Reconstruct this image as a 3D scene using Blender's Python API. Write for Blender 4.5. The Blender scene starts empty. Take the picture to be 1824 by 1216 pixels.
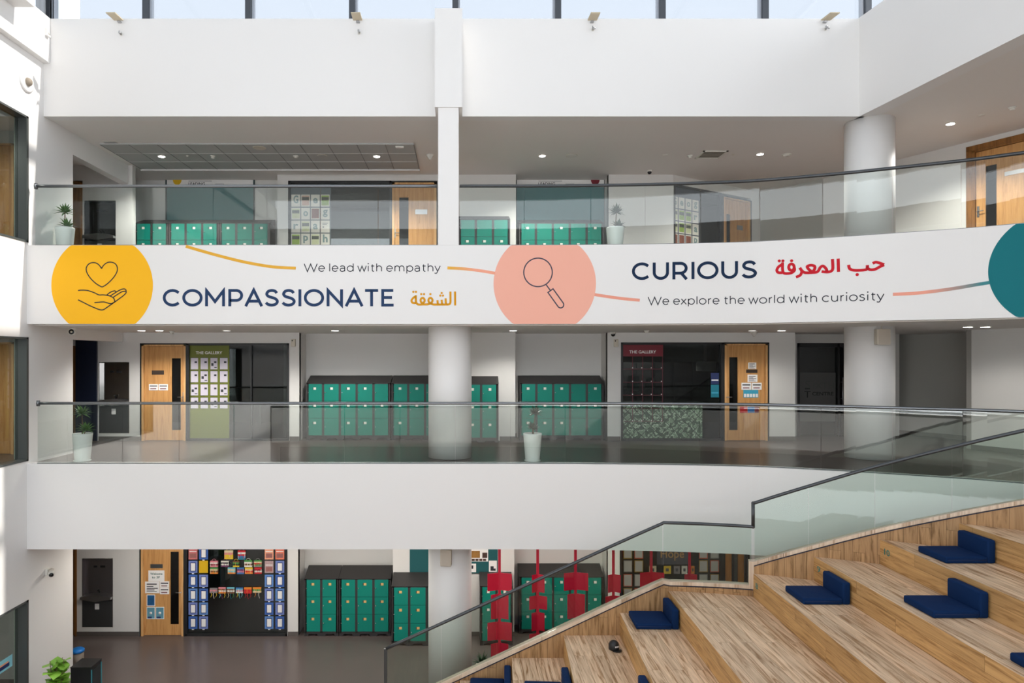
import bpy, math, random
from math import sin, cos, pi, radians, sqrt, atan2
from mathutils import Vector, Matrix
random.seed(7)
SC = bpy.context.scene
COL = SC.collection
# survey constants: principal point of the photograph, focal length in pixels, eye height above the ground floor
PX0, PY0, FOC, EYE = 822.0, 640.0, 1200.0, 6.31
def sx(px, d): return (px - PX0) * d / FOC
def sz(py, d): return EYE + (PY0 - py) * d / FOC
F1, F2 = 4.45, 8.345           # floor levels
C0, C1, C2 = 2.95, 6.925, 10.82  # ceiling levels
TOP = 12.62
WL = -7.74                     # left wall plane

# ---------------------------------------------------------------- mesh builder
class MB:
    def __init__(s): s.v = []; s.f = []; s.mi = []; s.sm = []
    def add(s, vs, fs, m=0, smooth=False):
        b = len(s.v); s.v += [tuple(p) for p in vs]
        for f in fs:
            s.f.append(tuple(b + i for i in f)); s.mi.append(m); s.sm.append(smooth)
        return s
    def box(s, x0, x1, y0, y1, z0, z1, m=0):
        return s.add([(x0,y0,z0),(x1,y0,z0),(x1,y1,z0),(x0,y1,z0),(x0,y0,z1),(x1,y0,z1),(x1,y1,z1),(x0,y1,z1)],
                     [(0,3,2,1),(4,5,6,7),(0,1,5,4),(1,2,6,5),(2,3,7,6),(3,0,4,7)], m)
    def bevel_box(s, x0, x1, y0, y1, z0, z1, b, m=0, n=3, smooth=True):
        # rounded box: superellipse-like via stacked rounded rectangles
        rings = []
        def rr(ins, z):
            pts = []
            r = max(b - ins, 1e-4) if False else b
            a0, a1, c0, c1 = x0 + ins, x1 - ins, y0 + ins, y1 - ins
            rad = max(b - ins, b * .15)
            for cx, cy, st in ((a1-rad, c1-rad, 0), (a0+rad, c1-rad, 90), (a0+rad, c0+rad, 180), (a1-rad, c0+rad, 270)):
                for k in range(n + 1):
                    t = radians(st + 90 * k / n)
                    pts.append((cx + rad * cos(t), cy + rad * sin(t), z))
            return pts
        for k in range(n + 1):
            t = radians(90 * k / n); rings.append(rr(b * (1 - sin(t)), z0 + b * (1 - cos(t))))
        for k in range(n, -1, -1):
            t = radians(90 * k / n); rings.append(rr(b * (1 - sin(t)), z1 - b * (1 - cos(t))))
        N = len(rings[0]); vs = [p for r in rings for p in r]; fs = []
        for i in range(len(rings) - 1):
            for j in range(N):
                a = i*N + j; c = i*N + (j+1) % N
                fs.append((a, c, c + N, a + N))
        fs.append(tuple(range(N-1, -1, -1))); fs.append(tuple(range((len(rings)-1)*N, len(rings)*N)))
        return s.add(vs, fs, m, smooth)
    def prism(s, poly, z0, z1, m=0):   # poly: ccw list of (x,y)
        n = len(poly)
        vs = [(x, y, z0) for x, y in poly] + [(x, y, z1) for x, y in poly]
        fs = [tuple(range(n-1, -1, -1)), tuple(range(n, 2*n))] + [(i, (i+1) % n, (i+1) % n + n, i + n) for i in range(n)]
        return s.add(vs, fs, m)
    def prism_y(s, poly, y0, y1, m=0):  # poly in (x,z)
        n = len(poly)
        vs = [(x, y0, z) for x, z in poly] + [(x, y1, z) for x, z in poly]
        fs = [tuple(range(n)), tuple(range(2*n-1, n-1, -1))] + [(i, i + n, (i+1) % n + n, (i+1) % n) for i in range(n)]
        return s.add(vs, fs, m)
    def prism_x(s, poly, x0, x1, m=0):  # poly in (y,z)
        n = len(poly)
        vs = [(x0, y, z) for y, z in poly] + [(x1, y, z) for y, z in poly]
        fs = [tuple(range(n-1, -1, -1)), tuple(range(n, 2*n))] + [(i, (i+1) % n, (i+1) % n + n, i + n) for i in range(n)]
        return s.add(vs, fs, m)
    def tube(s, pts, r, n=10, m=0, smooth=True, caps=True):
        pts = [Vector(p) for p in pts]; rs = r if isinstance(r, (list, tuple)) else [r] * len(pts)
        vs = []; up = None
        for i, p in enumerate(pts):
            a = pts[max(i-1, 0)]; b = pts[min(i+1, len(pts)-1)]
            t = (b - a).normalized()
            if up is None:
                up = Vector((0, 0, 1)) if abs(t.z) < .9 else Vector((0, 1, 0))
            x = t.cross(up); x = x.normalized() if x.length > 1e-6 else Vector((1, 0, 0))
            y = x.cross(t).normalized(); up = y
            k = 1.0
            if 0 < i < len(pts) - 1:
                c = (pts[i] - pts[i-1]).normalized().dot((pts[i+1] - pts[i]).normalized())
                k = 1 / max(.5, sqrt(max(0, (1 + c) / 2)))
            for j in range(n):
                q = 2*pi*j/n
                vs.append(p + (x*cos(q)*k + y*sin(q)) * rs[i])
        fs = [(i*n+j, i*n+(j+1) % n, (i+1)*n+(j+1) % n, (i+1)*n+j) for i in range(len(pts)-1) for j in range(n)]
        if caps: fs += [tuple(range(n-1, -1, -1)), tuple(range((len(pts)-1)*n, len(pts)*n))]
        return s.add(vs, fs, m, smooth)
    def lathe(s, prof, c=(0, 0, 0), n=24, m=0, smooth=True, axis='z'):
        vs = []
        for r, h in prof:
            for j in range(n):
                q = 2*pi*j/n; a, b = r*cos(q), r*sin(q)
                vs.append((c[0]+a, c[1]+b, c[2]+h) if axis == 'z' else ((c[0]+a, c[1]+h, c[2]+b) if axis == 'y' else (c[0]+h, c[1]+a, c[2]+b)))
        L = len(prof)
        fs = [(i*n+j, i*n+(j+1) % n, (i+1)*n+(j+1) % n, (i+1)*n+j) for i in range(L-1) for j in range(n)]
        fs += [tuple(range(n-1, -1, -1)), tuple(range((L-1)*n, L*n))]
        return s.add(vs, fs, m, smooth)
    def ball(s, c, r, m=0, n=12, sc=(1, 1, 1)):
        prof = [(max(r*sin(pi*k/8), 1e-4), -r*cos(pi*k/8)) for k in range(9)]
        b = len(s.v); s.lathe(prof, (0, 0, 0), n, m)
        for i in range(b, len(s.v)):
            x, y, z = s.v[i]; s.v[i] = (c[0]+x*sc[0], c[1]+y*sc[1], c[2]+z*sc[2])
        return s
    def build(s, name, mats, parent=None, loc=None):
        me = bpy.data.meshes.new(name)
        me.from_pydata(s.v, [], s.f)
        mats = mats if isinstance(mats, (list, tuple)) else [mats]
        for m in mats: me.materials.append(m)
        if me.polygons:
            me.polygons.foreach_set('material_index', s.mi)
            me.polygons.foreach_set('use_smooth', s.sm)
        me.update()
        o = bpy.data.objects.new(name, me); COL.objects.link(o)
        if parent is not None: o.parent = parent
        if loc is not None: o.location = loc
        return o

def tag(o, label, cat, group=None, kind=None):
    o['label'] = label; o['category'] = cat
    if group: o['group'] = group
    if kind: o['kind'] = kind
    return o
def struct(o, label, cat): return tag(o, label, cat, None, 'structure')
def empty(name, loc=(0, 0, 0), rz=0.0):
    o = bpy.data.objects.new(name, None); COL.objects.link(o)
    o.location = loc; o.rotation_euler = (0, 0, rz); o.empty_display_size = .1
    return o
def thing(name, label, cat, loc=(0, 0, 0), rz=0.0, group=None):
    return tag(empty(name, loc, rz), label, cat, group)
def copy_tree(o, parent=None):
    c = o.copy(); COL.objects.link(c)
    if parent is not None: c.parent = parent
    for ch in o.children: copy_tree(ch, c)
    return c

# ---------------------------------------------------------------- materials
def srgb(r, g, b):
    f = lambda c: (c/255/12.92) if c/255 <= .04045 else ((c/255+.055)/1.055)**2.4
    return (f(r), f(g), f(b), 1)
MATS = {}
def mat(name, col, rough=.5, metal=0., bump=0., bscale=40., var=0., emit=0., spec=.5):
    if name in MATS: return MATS[name]
    m = bpy.data.materials.new(name); m.use_nodes = True; MATS[name] = m
    nt = m.node_tree; b = nt.nodes['Principled BSDF']
    b.inputs['Base Color'].default_value = col; b.inputs['Roughness'].default_value = rough
    b.inputs['Metallic'].default_value = metal; b.inputs['Specular IOR Level'].default_value = spec
    if emit: b.inputs['Emission Color'].default_value = col; b.inputs['Emission Strength'].default_value = emit
    tc = nt.nodes.new('ShaderNodeTexCoord'); nz = nt.nodes.new('ShaderNodeTexNoise')
    nz.inputs['Scale'].default_value = bscale; nz.inputs['Detail'].default_value = 4
    nt.links.new(tc.outputs['Object'], nz.inputs['Vector'])
    if bump:
        bp = nt.nodes.new('ShaderNodeBump'); bp.inputs['Strength'].default_value = bump; bp.inputs['Distance'].default_value = .01
        nt.links.new(nz.outputs['Fac'], bp.inputs['Height']); nt.links.new(bp.outputs['Normal'], b.inputs['Normal'])
    if var:
        mx = nt.nodes.new('ShaderNodeMix'); mx.data_type = 'RGBA'
        mx.inputs['A'].default_value = tuple(c*(1-var) for c in col[:3]) + (1,)
        mx.inputs['B'].default_value = tuple(min(1, c*(1+var)) for c in col[:3]) + (1,)
        n2 = nt.nodes.new('ShaderNodeTexNoise'); n2.inputs['Scale'].default_value = bscale*.12; n2.inputs['Detail'].default_value = 3
        nt.links.new(tc.outputs['Object'], n2.inputs['Vector'])
        nt.links.new(n2.outputs['Fac'], mx.inputs['Factor']); nt.links.new(mx.outputs['Result'], b.inputs['Base Color'])
    return m
def glass(name, tint=(.93, .965, .95), f0=.05, rough=0.0):
    m = bpy.data.materials.new(name); m.use_nodes = True; MATS[name] = m
    nt = m.node_tree; nt.nodes.remove(nt.nodes['Principled BSDF'])
    out = nt.nodes['Material Output']
    tr = nt.nodes.new('ShaderNodeBsdfTransparent'); tr.inputs[0].default_value = tint + (1,)
    gl = nt.nodes.new('ShaderNodeBsdfGlossy'); gl.inputs['Roughness'].default_value = rough; gl.inputs['Color'].default_value = (1, 1, 1, 1)
    lw = nt.nodes.new('ShaderNodeLayerWeight'); lw.inputs['Blend'].default_value = .5
    pw = nt.nodes.new('ShaderNodeMath'); pw.operation = 'POWER'; pw.inputs[1].default_value = 5
    ma = nt.nodes.new('ShaderNodeMath'); ma.operation = 'MULTIPLY_ADD'; ma.inputs[1].default_value = 1 - f0; ma.inputs[2].default_value = f0
    mx = nt.nodes.new('ShaderNodeMixShader')
    nt.links.new(lw.outputs['Facing'], pw.inputs[0]); nt.links.new(pw.outputs[0], ma.inputs[0]); nt.links.new(ma.outputs[0], mx.inputs[0])
    nt.links.new(tr.outputs[0], mx.inputs[1]); nt.links.new(gl.outputs[0], mx.inputs[2]); nt.links.new(mx.outputs[0], out.inputs['Surface'])
    return m
def wood(name, along, across, light, dark, row=.16, length=1.3, rough=.45, contrast=1.0, grain=1.0):
    m = bpy.data.materials.new(name); m.use_nodes = True; MATS[name] = m
    nt = m.node_tree; N = nt.nodes.new; L = nt.links.new; b = nt.nodes['Principled BSDF']
    b.inputs['Roughness'].default_value = rough; b.inputs['Specular IOR Level'].default_value = .35
    tc = N('ShaderNodeTexCoord'); sp = N('ShaderNodeSeparateXYZ'); L(tc.outputs['Object'], sp.inputs[0])
    cb = N('ShaderNodeCombineXYZ'); L(sp.outputs[along], cb.inputs[0]); L(sp.outputs[across], cb.inputs[1])
    br = N('ShaderNodeTexBrick'); br.offset = .37; br.inputs['Scale'].default_value = 1
    br.inputs['Brick Width'].default_value = length; br.inputs['Row Height'].default_value = row
    br.inputs['Mortar Size'].default_value = .0018; br.inputs['Bias'].default_value = 0
    br.inputs['Color1'].default_value = (0, 0, 0, 1); br.inputs['Color2'].default_value = (1, 1, 1, 1); br.inputs['Mortar'].default_value = (.1, .1, .1, 1)
    L(cb.outputs[0], br.inputs['Vector'])
    # grain vector, shifted per plank
    sc = N('ShaderNodeVectorMath'); sc.operation = 'MULTIPLY'; sc.inputs[1].default_value = (1.1*grain, 15*grain, 1)
    L(cb.outputs[0], sc.inputs[0])
    ad = N('ShaderNodeVectorMath'); ad.operation = 'ADD'
    sh = N('ShaderNodeVectorMath'); sh.operation = 'MULTIPLY'; sh.inputs[1].default_value = (7.3, 3.1, 11.7)
    L(br.outputs['Color'], sh.inputs[0]); L(sc.outputs[0], ad.inputs[0]); L(sh.outputs[0], ad.inputs[1])
    n1 = N('ShaderNodeTexNoise'); n1.inputs['Scale'].default_value = 1.6; n1.inputs['Detail'].default_value = 7; n1.inputs['Roughness'].default_value = .62; n1.inputs['Distortion'].default_value = 1.3
    L(ad.outputs[0], n1.inputs['Vector'])
    sc2 = N('ShaderNodeVectorMath'); sc2.operation = 'MULTIPLY'; sc2.inputs[1].default_value = (2.5, 110, 1)
    L(cb.outputs[0], sc2.inputs[0])
    n2 = N('ShaderNodeTexNoise'); n2.inputs['Scale'].default_value = 1; n2.inputs['Detail'].default_value = 3; L(sc2.outputs[0], n2.inputs['Vector'])
    rp = N('ShaderNodeValToRGB'); e = rp.color_ramp.elements
    e[0].position = .36; e[0].color = dark; e[1].position = .62; e[1].color = light
    mid = rp.color_ramp.elements.new(.47); mid.color = tuple(light[i]*.62 + dark[i]*.38 for i in range(3)) + (1,)
    mixn = N('ShaderNodeMath'); mixn.operation = 'MULTIPLY_ADD'; mixn.inputs[1].default_value = .22*contrast; 
    L(n2.outputs['Fac'], mixn.inputs[0]); 
    off = N('ShaderNodeMath'); off.operation = 'SUBTRACT'; off.inputs[1].default_value = .11*contrast
    L(n1.outputs['Fac'], off.inputs[0]); L(off.outputs[0], mixn.inputs[2])
    L(mixn.outputs[0], rp.inputs['Fac'])
    # plank tone
    hs = N('ShaderNodeHueSaturation'); L(rp.outputs['Color'], hs.inputs['Color'])
    mr = N('ShaderNodeMapRange'); mr.inputs['To Min'].default_value = .88; mr.inputs['To Max'].default_value = 1.10
    L(br.outputs['Color'], mr.inputs['Value']); L(mr.outputs['Result'], hs.inputs['Value'])
    mo = N('ShaderNodeMix'); mo.data_type = 'RGBA'; mo.inputs['B'].default_value = tuple(c*.55 for c in dark[:3]) + (1,)
    L(br.outputs['Fac'], mo.inputs['Factor']); L(hs.outputs['Color'], mo.inputs['A']); L(mo.outputs['Result'], b.inputs['Base Color'])
    return m

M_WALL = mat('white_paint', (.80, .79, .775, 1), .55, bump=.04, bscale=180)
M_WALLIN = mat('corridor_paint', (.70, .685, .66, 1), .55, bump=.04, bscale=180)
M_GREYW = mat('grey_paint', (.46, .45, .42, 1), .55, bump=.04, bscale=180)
M_CEIL = mat('ceiling_paint', (.80, .775, .74, 1), .7, bump=.03, bscale=150)
M_TILE = mat('ceiling_tile', (.46, .47, .46, 1), .8, bump=.15, bscale=300)
M_FLOOR = mat('floor_vinyl', srgb(94, 84, 81), .28, var=.12, bscale=12, bump=.02)
M_SKIRT = mat('skirting_grey', srgb(92, 86, 82), .4)
M_TEAL = mat('locker_teal', srgb(20, 128, 112), .42, spec=.2)
M_CARC = mat('locker_carcass', srgb(48, 46, 46), .45)
M_PLATE = mat('label_plate_white', srgb(225, 225, 215), .4)
M_BRASS = mat('label_plate_brass', srgb(214, 176, 112), .4)
M_STEEL = mat('brushed_steel', (.46, .46, .47, 1), .32, 1., bump=.05, bscale=200)
M_DSTEEL = mat('dark_steel', (.13, .135, .14, 1), .35, .8)
M_RAIL = mat('rail_grey_metal', (.20, .21, .22, 1), .3, .85)
M_RAILD = mat('rail_dark_metal', (.07, .075, .08, 1), .34, .6)
M_BLACK = mat('black_frame', (.012, .012, .013, 1), .4)
M_BLKG = mat('black_gloss_panel', (.006, .007, .008, 1), .12, spec=.5)
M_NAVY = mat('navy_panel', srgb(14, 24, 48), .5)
M_NAVYF = mat('navy_fabric', srgb(12, 40, 80), .8, spec=.12, bump=.25, bscale=260)
M_GLASS = glass('balustrade_glass', (.935, .965, .95), .03)
M_GLASS1 = glass('lower_balustrade_glass', (.935, .965, .95), .085)
M_GLASSG = glass('stair_glass', (.88, .93, .90), .018)
M_PANE = glass('window_pane', (.72, .76, .74), .06)
M_PANE2 = glass('upper_dark_pane', (.42, .45, .45), .085)
M_PANED = glass('dark_pane', (.42, .45, .45), .025)
M_PANES = glass('clerestory_pane', (.472, .484, .498), .04)
M_ROOF = glass('roof_pane', (.475, .475, .475), .03)
M_DOOR = wood('door_beech', 2, 0, srgb(212, 160, 100), srgb(188, 134, 78), row=3.0, length=9, rough=.45, contrast=.6, grain=.6)
M_DFRM = wood('door_frame_beech', 2, 0, srgb(226, 178, 120), srgb(198, 148, 92), row=3.0, length=9, rough=.45, contrast=.5, grain=.6)
M_DBRN = wood('door_brown', 2, 0, srgb(150, 102, 52), srgb(116, 76, 36), row=3.0, length=9, rough=.4, contrast=.6, grain=.6)
M_TREAD = wood('tread_oak', 1, 0, srgb(230, 200, 168), srgb(156, 116, 78), row=.155, length=3.4, rough=.42, grain=.55)  # paler than the riser laminate; glare from above put into the colour
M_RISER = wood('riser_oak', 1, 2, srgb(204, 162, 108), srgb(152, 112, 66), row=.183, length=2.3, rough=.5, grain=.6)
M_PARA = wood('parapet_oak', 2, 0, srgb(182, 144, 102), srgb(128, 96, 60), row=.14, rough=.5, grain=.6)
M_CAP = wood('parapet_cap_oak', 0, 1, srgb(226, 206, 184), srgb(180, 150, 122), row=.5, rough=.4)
M_POT = mat('pot_white', srgb(238, 240, 236), .35)
M_SOIL = mat('soil', srgb(52, 40, 30), .9, bump=.5)
M_LEAF = mat('leaf_green', srgb(84, 128, 52), .45, var=.35, bscale=60)
M_LEAFB = mat('leaf_bright', srgb(124, 172, 58), .4, var=.25, bscale=50)
M_LEAFD = mat('leaf_dark', srgb(48, 72, 44), .45, var=.3, bscale=60)
M_STEM = mat('stem_brown', srgb(96, 78, 50), .7)
M_RED = mat('mobile_red', srgb(214, 22, 58), .45)
M_PAPER = mat('paper_white', srgb(236, 234, 232), .6)
M_INK = mat('ink_dark', srgb(40, 44, 52), .6)
M_WHITEP = mat('white_plastic', srgb(226, 224, 216), .4)
M_CREAM = mat('cream_plastic', srgb(206, 198, 182), .45)
M_LENS = mat('lens_black', (.008, .008, .009, 1), .15)
M_LAMP = mat('lamp_glow', (1, .97, .92, 1), .5, emit=14)
M_LAMPD = mat('lamp_soft', (1, .97, .92, 1), .5, emit=1.3)
M_BLUEP = mat('poster_blue', srgb(86, 128, 190), .5, var=.25, bscale=160)
M_BLUED = mat('poster_navy', srgb(26, 44, 96), .5)
M_PINK = mat('poster_pink', srgb(196, 110, 110), .5, var=.35, bscale=200)
M_CORAL = mat('poster_coral', srgb(230, 160, 128), .5, var=.3, bscale=200)
M_YEL = mat('poster_yellow', srgb(214, 172, 12), .5)
M_CYAN = mat('poster_cyan', srgb(60, 160, 190), .5)
M_TEALB = mat('pinboard_teal', srgb(20, 84, 88), .8, bump=.15, bscale=300)
M_OLIVE = mat('gallery_olive', srgb(100, 108, 24), .5)
M_MAROON = mat('gallery_maroon', srgb(120, 26, 42), .5)
M_GREENC = mat('green_panel', srgb(92, 132, 100), .5, var=.5, bscale=90)
M_EDGE = mat('glass_edge', srgb(196, 214, 196), .3)

def place_text(mb, s, x0, x1, z0, cap, y, m=0, to=None, bold=0.0):
    """text from the built-in font as flat mesh, fitted between x0 and x1, capital height cap."""
    cu = bpy.data.curves.new('lettering', 'FONT'); cu.body = s; cu.size = 1; cu.offset = bold; cu.resolution_u = 3
    o = bpy.data.objects.new('lettering', cu); COL.objects.link(o)
    dg = bpy.context.evaluated_depsgraph_get(); me = bpy.data.meshes.new_from_object(o.evaluated_get(dg))
    vs = [v.co.copy() for v in me.vertices]; fs = [tuple(p.vertices) for p in me.polygons]
    COL.objects.unlink(o); bpy.data.objects.remove(o); bpy.data.curves.remove(cu); bpy.data.meshes.remove(me)
    if not vs: return
    a, b = min(v.x for v in vs), max(v.x for v in vs); lo, hi = min(v.y for v in vs), max(v.y for v in vs)
    kx = (x1 - x0) / (b - a); kz = cap / .70
    pts = []
    for v in vs:
        p = (x0 + (v.x - a) * kx, y, z0 + v.y * kz)
        pts.append(to(*p) if to else p)
    mb.add(pts, fs, m)
# ================================================================ the front edge of the two galleries (straight, then bending towards the viewer)
KN = [(-8.6, 12), (-4, 12), (0, 12), (1.6, 11.995), (2.345, 11.96), (3.5, 11.88), (4.67, 11.73), (5.17, 11.62), (6.36, 11.17), (7.03, 10.85), (7.89, 10.42), (8.3, 10.14), (9.5, 9.3), (11.9, 7.6)]
def hermite(K, x):
    for i in range(len(K) - 1):
        if x <= K[i+1][0] or i == len(K) - 2: break
    def tan(j):
        a, b = max(j-1, 0), min(j+1, len(K)-1)
        return (K[b][1] - K[a][1]) / (K[b][0] - K[a][0])
    (x0, y0), (x1, y1) = K[i], K[i+1]; h = x1 - x0; t = (x - x0) / h
    m0, m1 = tan(i) * h, tan(i+1) * h
    return (2*t**3-3*t*t+1)*y0 + (t**3-2*t*t+t)*m0 + (-2*t**3+3*t*t)*y1 + (t**3-t*t)*m1
class Path:
    def __init__(s, K, n):
        x0, x1 = K[0][0], K[-1][0]
        s.p = [Vector((x0 + (x1-x0)*i/n, hermite(K, x0 + (x1-x0)*i/n))) for i in range(n+1)]
        s.c = [0.0]
        for a, b in zip(s.p, s.p[1:]): s.c.append(s.c[-1] + (b-a).length)
    def at(s, u, off=0.0):       # point at arc length u, pushed off away from the viewer side
        lo, hi = 0, len(s.c) - 2
        while lo < hi:
            k = (lo + hi + 1)//2
            if s.c[k] <= u: lo = k
            else: hi = k - 1
        a, b = s.p[lo], s.p[lo+1]; t = (u - s.c[lo]) / (s.c[lo+1] - s.c[lo]); q = a + (b-a)*t
        d = (b-a).normalized(); return q + Vector((-d.y, d.x)) * off
    def u_px(s, px):             # arc length at which the sight line of column px meets the path
        k = (px - PX0) / FOC
        for i in range(len(s.p)-1):
            f0 = s.p[i].x - k*s.p[i].y; f1 = s.p[i+1].x - k*s.p[i+1].y
            if f0 <= 0 <= f1: return s.c[i] + (s.c[i+1]-s.c[i]) * (f0/(f0-f1) if f1 != f0 else 0)
        return s.c[-1]
    def u_x(s, x):
        for i in range(len(s.p)-1):
            if s.p[i].x <= x <= s.p[i+1].x: return s.c[i] + (s.c[i+1]-s.c[i]) * (x-s.p[i].x)/(s.p[i+1].x-s.p[i].x)
        return 0 if x < s.p[0].x else s.c[-1]
    def line(s, u0, u1, step, off=0.0):
        n = max(1, int(math.ceil((u1-u0)/step))); return [s.at(u0 + (u1-u0)*i/n, off) for i in range(n+1)]
FP = Path(KN, 240); UL = FP.u_x(WL); UE = FP.c[-1]
def strip(mb, path, u0, u1, off0, off1, z0, z1, step=.12, m=0):
    """a solid that follows the path between two offsets; z0 and z1 may be functions of u"""
    f0 = z0 if callable(z0) else (lambda u: z0); f1 = z1 if callable(z1) else (lambda u: z1)
    n = max(1, int(math.ceil((u1-u0)/step))); vs = []
    for i in range(n+1):
        u = u0 + (u1-u0)*i/n; a = path.at(u, off0); b = path.at(u, off1)
        vs += [(a.x, a.y, f0(u)), (b.x, b.y, f0(u)), (b.x, b.y, f1(u)), (a.x, a.y, f1(u))]
    fs = []
    for i in range(n):
        k = i*4
        fs += [(k, k+4, k+7, k+3), (k+1, k+2, k+6, k+5), (k+3, k+7, k+6, k+2), (k, k+1, k+5, k+4)]
    fs += [(0, 3, 2, 1), (n*4, n*4+1, n*4+2, n*4+3)]
    mb.add(vs, fs, m)

b = MB(); strip(b, FP, UL, UE, 0, .22, C0 - .02, F1)
struct(b.build('wall_first_floor_edge', M_WALL), 'plain white band along the edge of the lower gallery', 'wall')
b = MB(); strip(b, FP, UL, UE, 0, .22, C1 + .015, F2)
struct(b.build('wall_second_floor_edge', M_WALL), 'white printed band along the edge of the upper gallery', 'wall')
back = [(13.5, 22), (-12.5, 22)]
def deck(z0, z1): 
    q = [(p.x, p.y) for p in FP.line(UL, UE, .15, .2)]
    b = MB(); b.prism([(-12.5, 12.2)] + q + [(13.5, q[-1][1])] + back, z0, z1); return b
struct(deck(F1 - .12, F1 - .004).build('floor_first', M_FLOOR), 'grey vinyl floor of the lower gallery', 'floor')
struct(deck(F2 - .15, F2 - .045).build('floor_second', M_FLOOR), 'grey vinyl floor of the upper gallery', 'floor')
struct(deck(C0, C0 + .1).build('ceiling_ground', M_CEIL), 'ceiling over the ground floor hall', 'ceiling')
struct(deck(C1, C1 + .1).build('ceiling_first', M_CEIL), 'ceiling over the lower gallery', 'ceiling')
b = MB(); b.box(-12.5, 13.5, -4.2, 22, -.2, 0)
struct(b.build('floor', M_FLOOR), 'dark grey glossy floor of the hall', 'floor')
# top gallery ceiling, fascia, slanted right fascia
FX, FY = 7.37, 12.48
SX, SY = 8.55, 3.2
b = MB(); b.prism([(-12.5, FY+.02), (FX+.01, FY+.02), (SX+.01, SY), (13.5, SY), (13.5, 22), (-12.5, 22)], C2, C2 + .12)
struct(b.build('ceiling_second', M_CEIL), 'ceiling over the upper gallery', 'ceiling')
b = MB(); b.box(WL, FX + .1, FY, FY + .22, C2 - .01, TOP)
struct(b.build('wall_upper_back', M_WALL), 'tall white wall above the upper gallery', 'wall')
b = MB(); b.prism([(FX, FY), (FX+.0, FY+.22), (FX + .3, FY+.22), (SX + .25, SY), (SX, SY)][::-1], C2 - .01, TOP + .02)
struct(b.build('wall_upper_right', M_WALL), 'slanted white wall at upper right over the curved gallery', 'wall')
# left wall with openings
def wall_holes(mb, x0, x1, z0, z1, holes, y0, y1, m=0):
    xs = sorted({x0, x1} | {h[0] for h in holes} | {h[1] for h in holes}); zs = sorted({z0, z1} | {h[2] for h in holes} | {h[3] for h in holes})
    xs = [x for x in xs if x0 <= x <= x1]; zs = [z for z in zs if z0 <= z <= z1]
    for j in range(len(zs)-1):
        run = None
        for i in range(len(xs)-1):
            cx, cz = (xs[i]+xs[i+1])/2, (zs[j]+zs[j+1])/2
            solid = not any(h[0] < cx < h[1] and h[2] < cz < h[3] for h in holes)
            if solid and run is None: run = xs[i]
            if (not solid or i == len(xs)-2) and run is not None:
                mb.box(run, xs[i+1] if solid else xs[i], y0, y1, zs[j], zs[j+1], m); run = None
def rot_box(mb0):   # swap local (x along, y into) to the left wall: along = +Y, into = -X
    mb0.v = [(WL - y, x, z) for x, y, z in mb0.v]; return mb0
LW = [(7.2, 12.03, .03, 2.02), (7.2, 12.03, F1 + .05, 6.705), (7.2, 12.03, F2 + .05, 10.64)]
b = MB(); wall_holes(b, -4.2, 13.42, 0, TOP, LW, 0, .22)
b.box(13.42, 15.64, 0, .2, 10.39, C2, 0); b.box(13.42, 15.4, 0, .2, 6.71, C1, 0)
struct(rot_box(b).build('wall_left', M_WALL), 'white side wall on the left with tall windows', 'wall')
# projecting beam at the top of the left wall and the box above it
b = MB(); b.box(WL, WL + .125, -2, FY - .01, 11.79, TOP)
struct(b.build('trim_left_beam', M_WALL), 'projecting white beam along the top of the left wall', 'beam')
b = MB(); b.box(WL + .125, -7.27, 3, 11.48, 12.31, 13.2)
struct(b.build('trim_left_bulkhead', M_WALL), 'white bulkhead overhead at the top left corner', 'beam')
# windows in the left wall
for i, (y0, y1, z0, z1) in enumerate(LW):
    w = struct(empty('window_%d' % (i+1)), ['ground floor', 'lower gallery level', 'upper gallery level'][i] + ' window in the left wall', 'window')
    b = MB(); t = .055
    b.box(WL-.2, WL+.012, y1-t, y1, z0, z1); b.box(WL-.2, WL+.012, y0, y0+t, z0, z1); b.box(WL-.2, WL+.012, y0, y1, z1-t*.6, z1); b.box(WL-.2, WL+.012, y0, y1, z0, z0+t*.6)
    for yy in (9.6,): b.box(WL-.19, WL-.06, yy, yy+.06, z0, z1)
    b.build('window_frame', mat('window_frame_grey', srgb(92, 96, 94), .35, .4), w)
    b = MB(); b.box(WL-.155, WL-.145, y0+t, y1-t, z0+.03, z1-.03); b.build('window_pane', M_PANE, w)
    b = MB(); b.box(WL-.235, WL-.20, y1-.02, y1+.02, z0, z1); b.build('pale_edge', M_EDGE, w)
# rooms seen through these windows
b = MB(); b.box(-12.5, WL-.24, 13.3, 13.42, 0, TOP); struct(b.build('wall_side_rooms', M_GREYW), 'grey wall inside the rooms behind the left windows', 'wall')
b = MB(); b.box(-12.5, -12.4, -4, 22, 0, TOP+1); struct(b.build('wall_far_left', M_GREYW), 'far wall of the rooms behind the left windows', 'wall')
for z in (F1, F2, TOP - .4): 
    b = MB(); b.box(-12.4, WL-.22, -4, 13.3, z-.12, z); struct(b.build('floor_side_room', M_FLOOR), 'floor slab of a room behind the left windows', 'floor')
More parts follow.
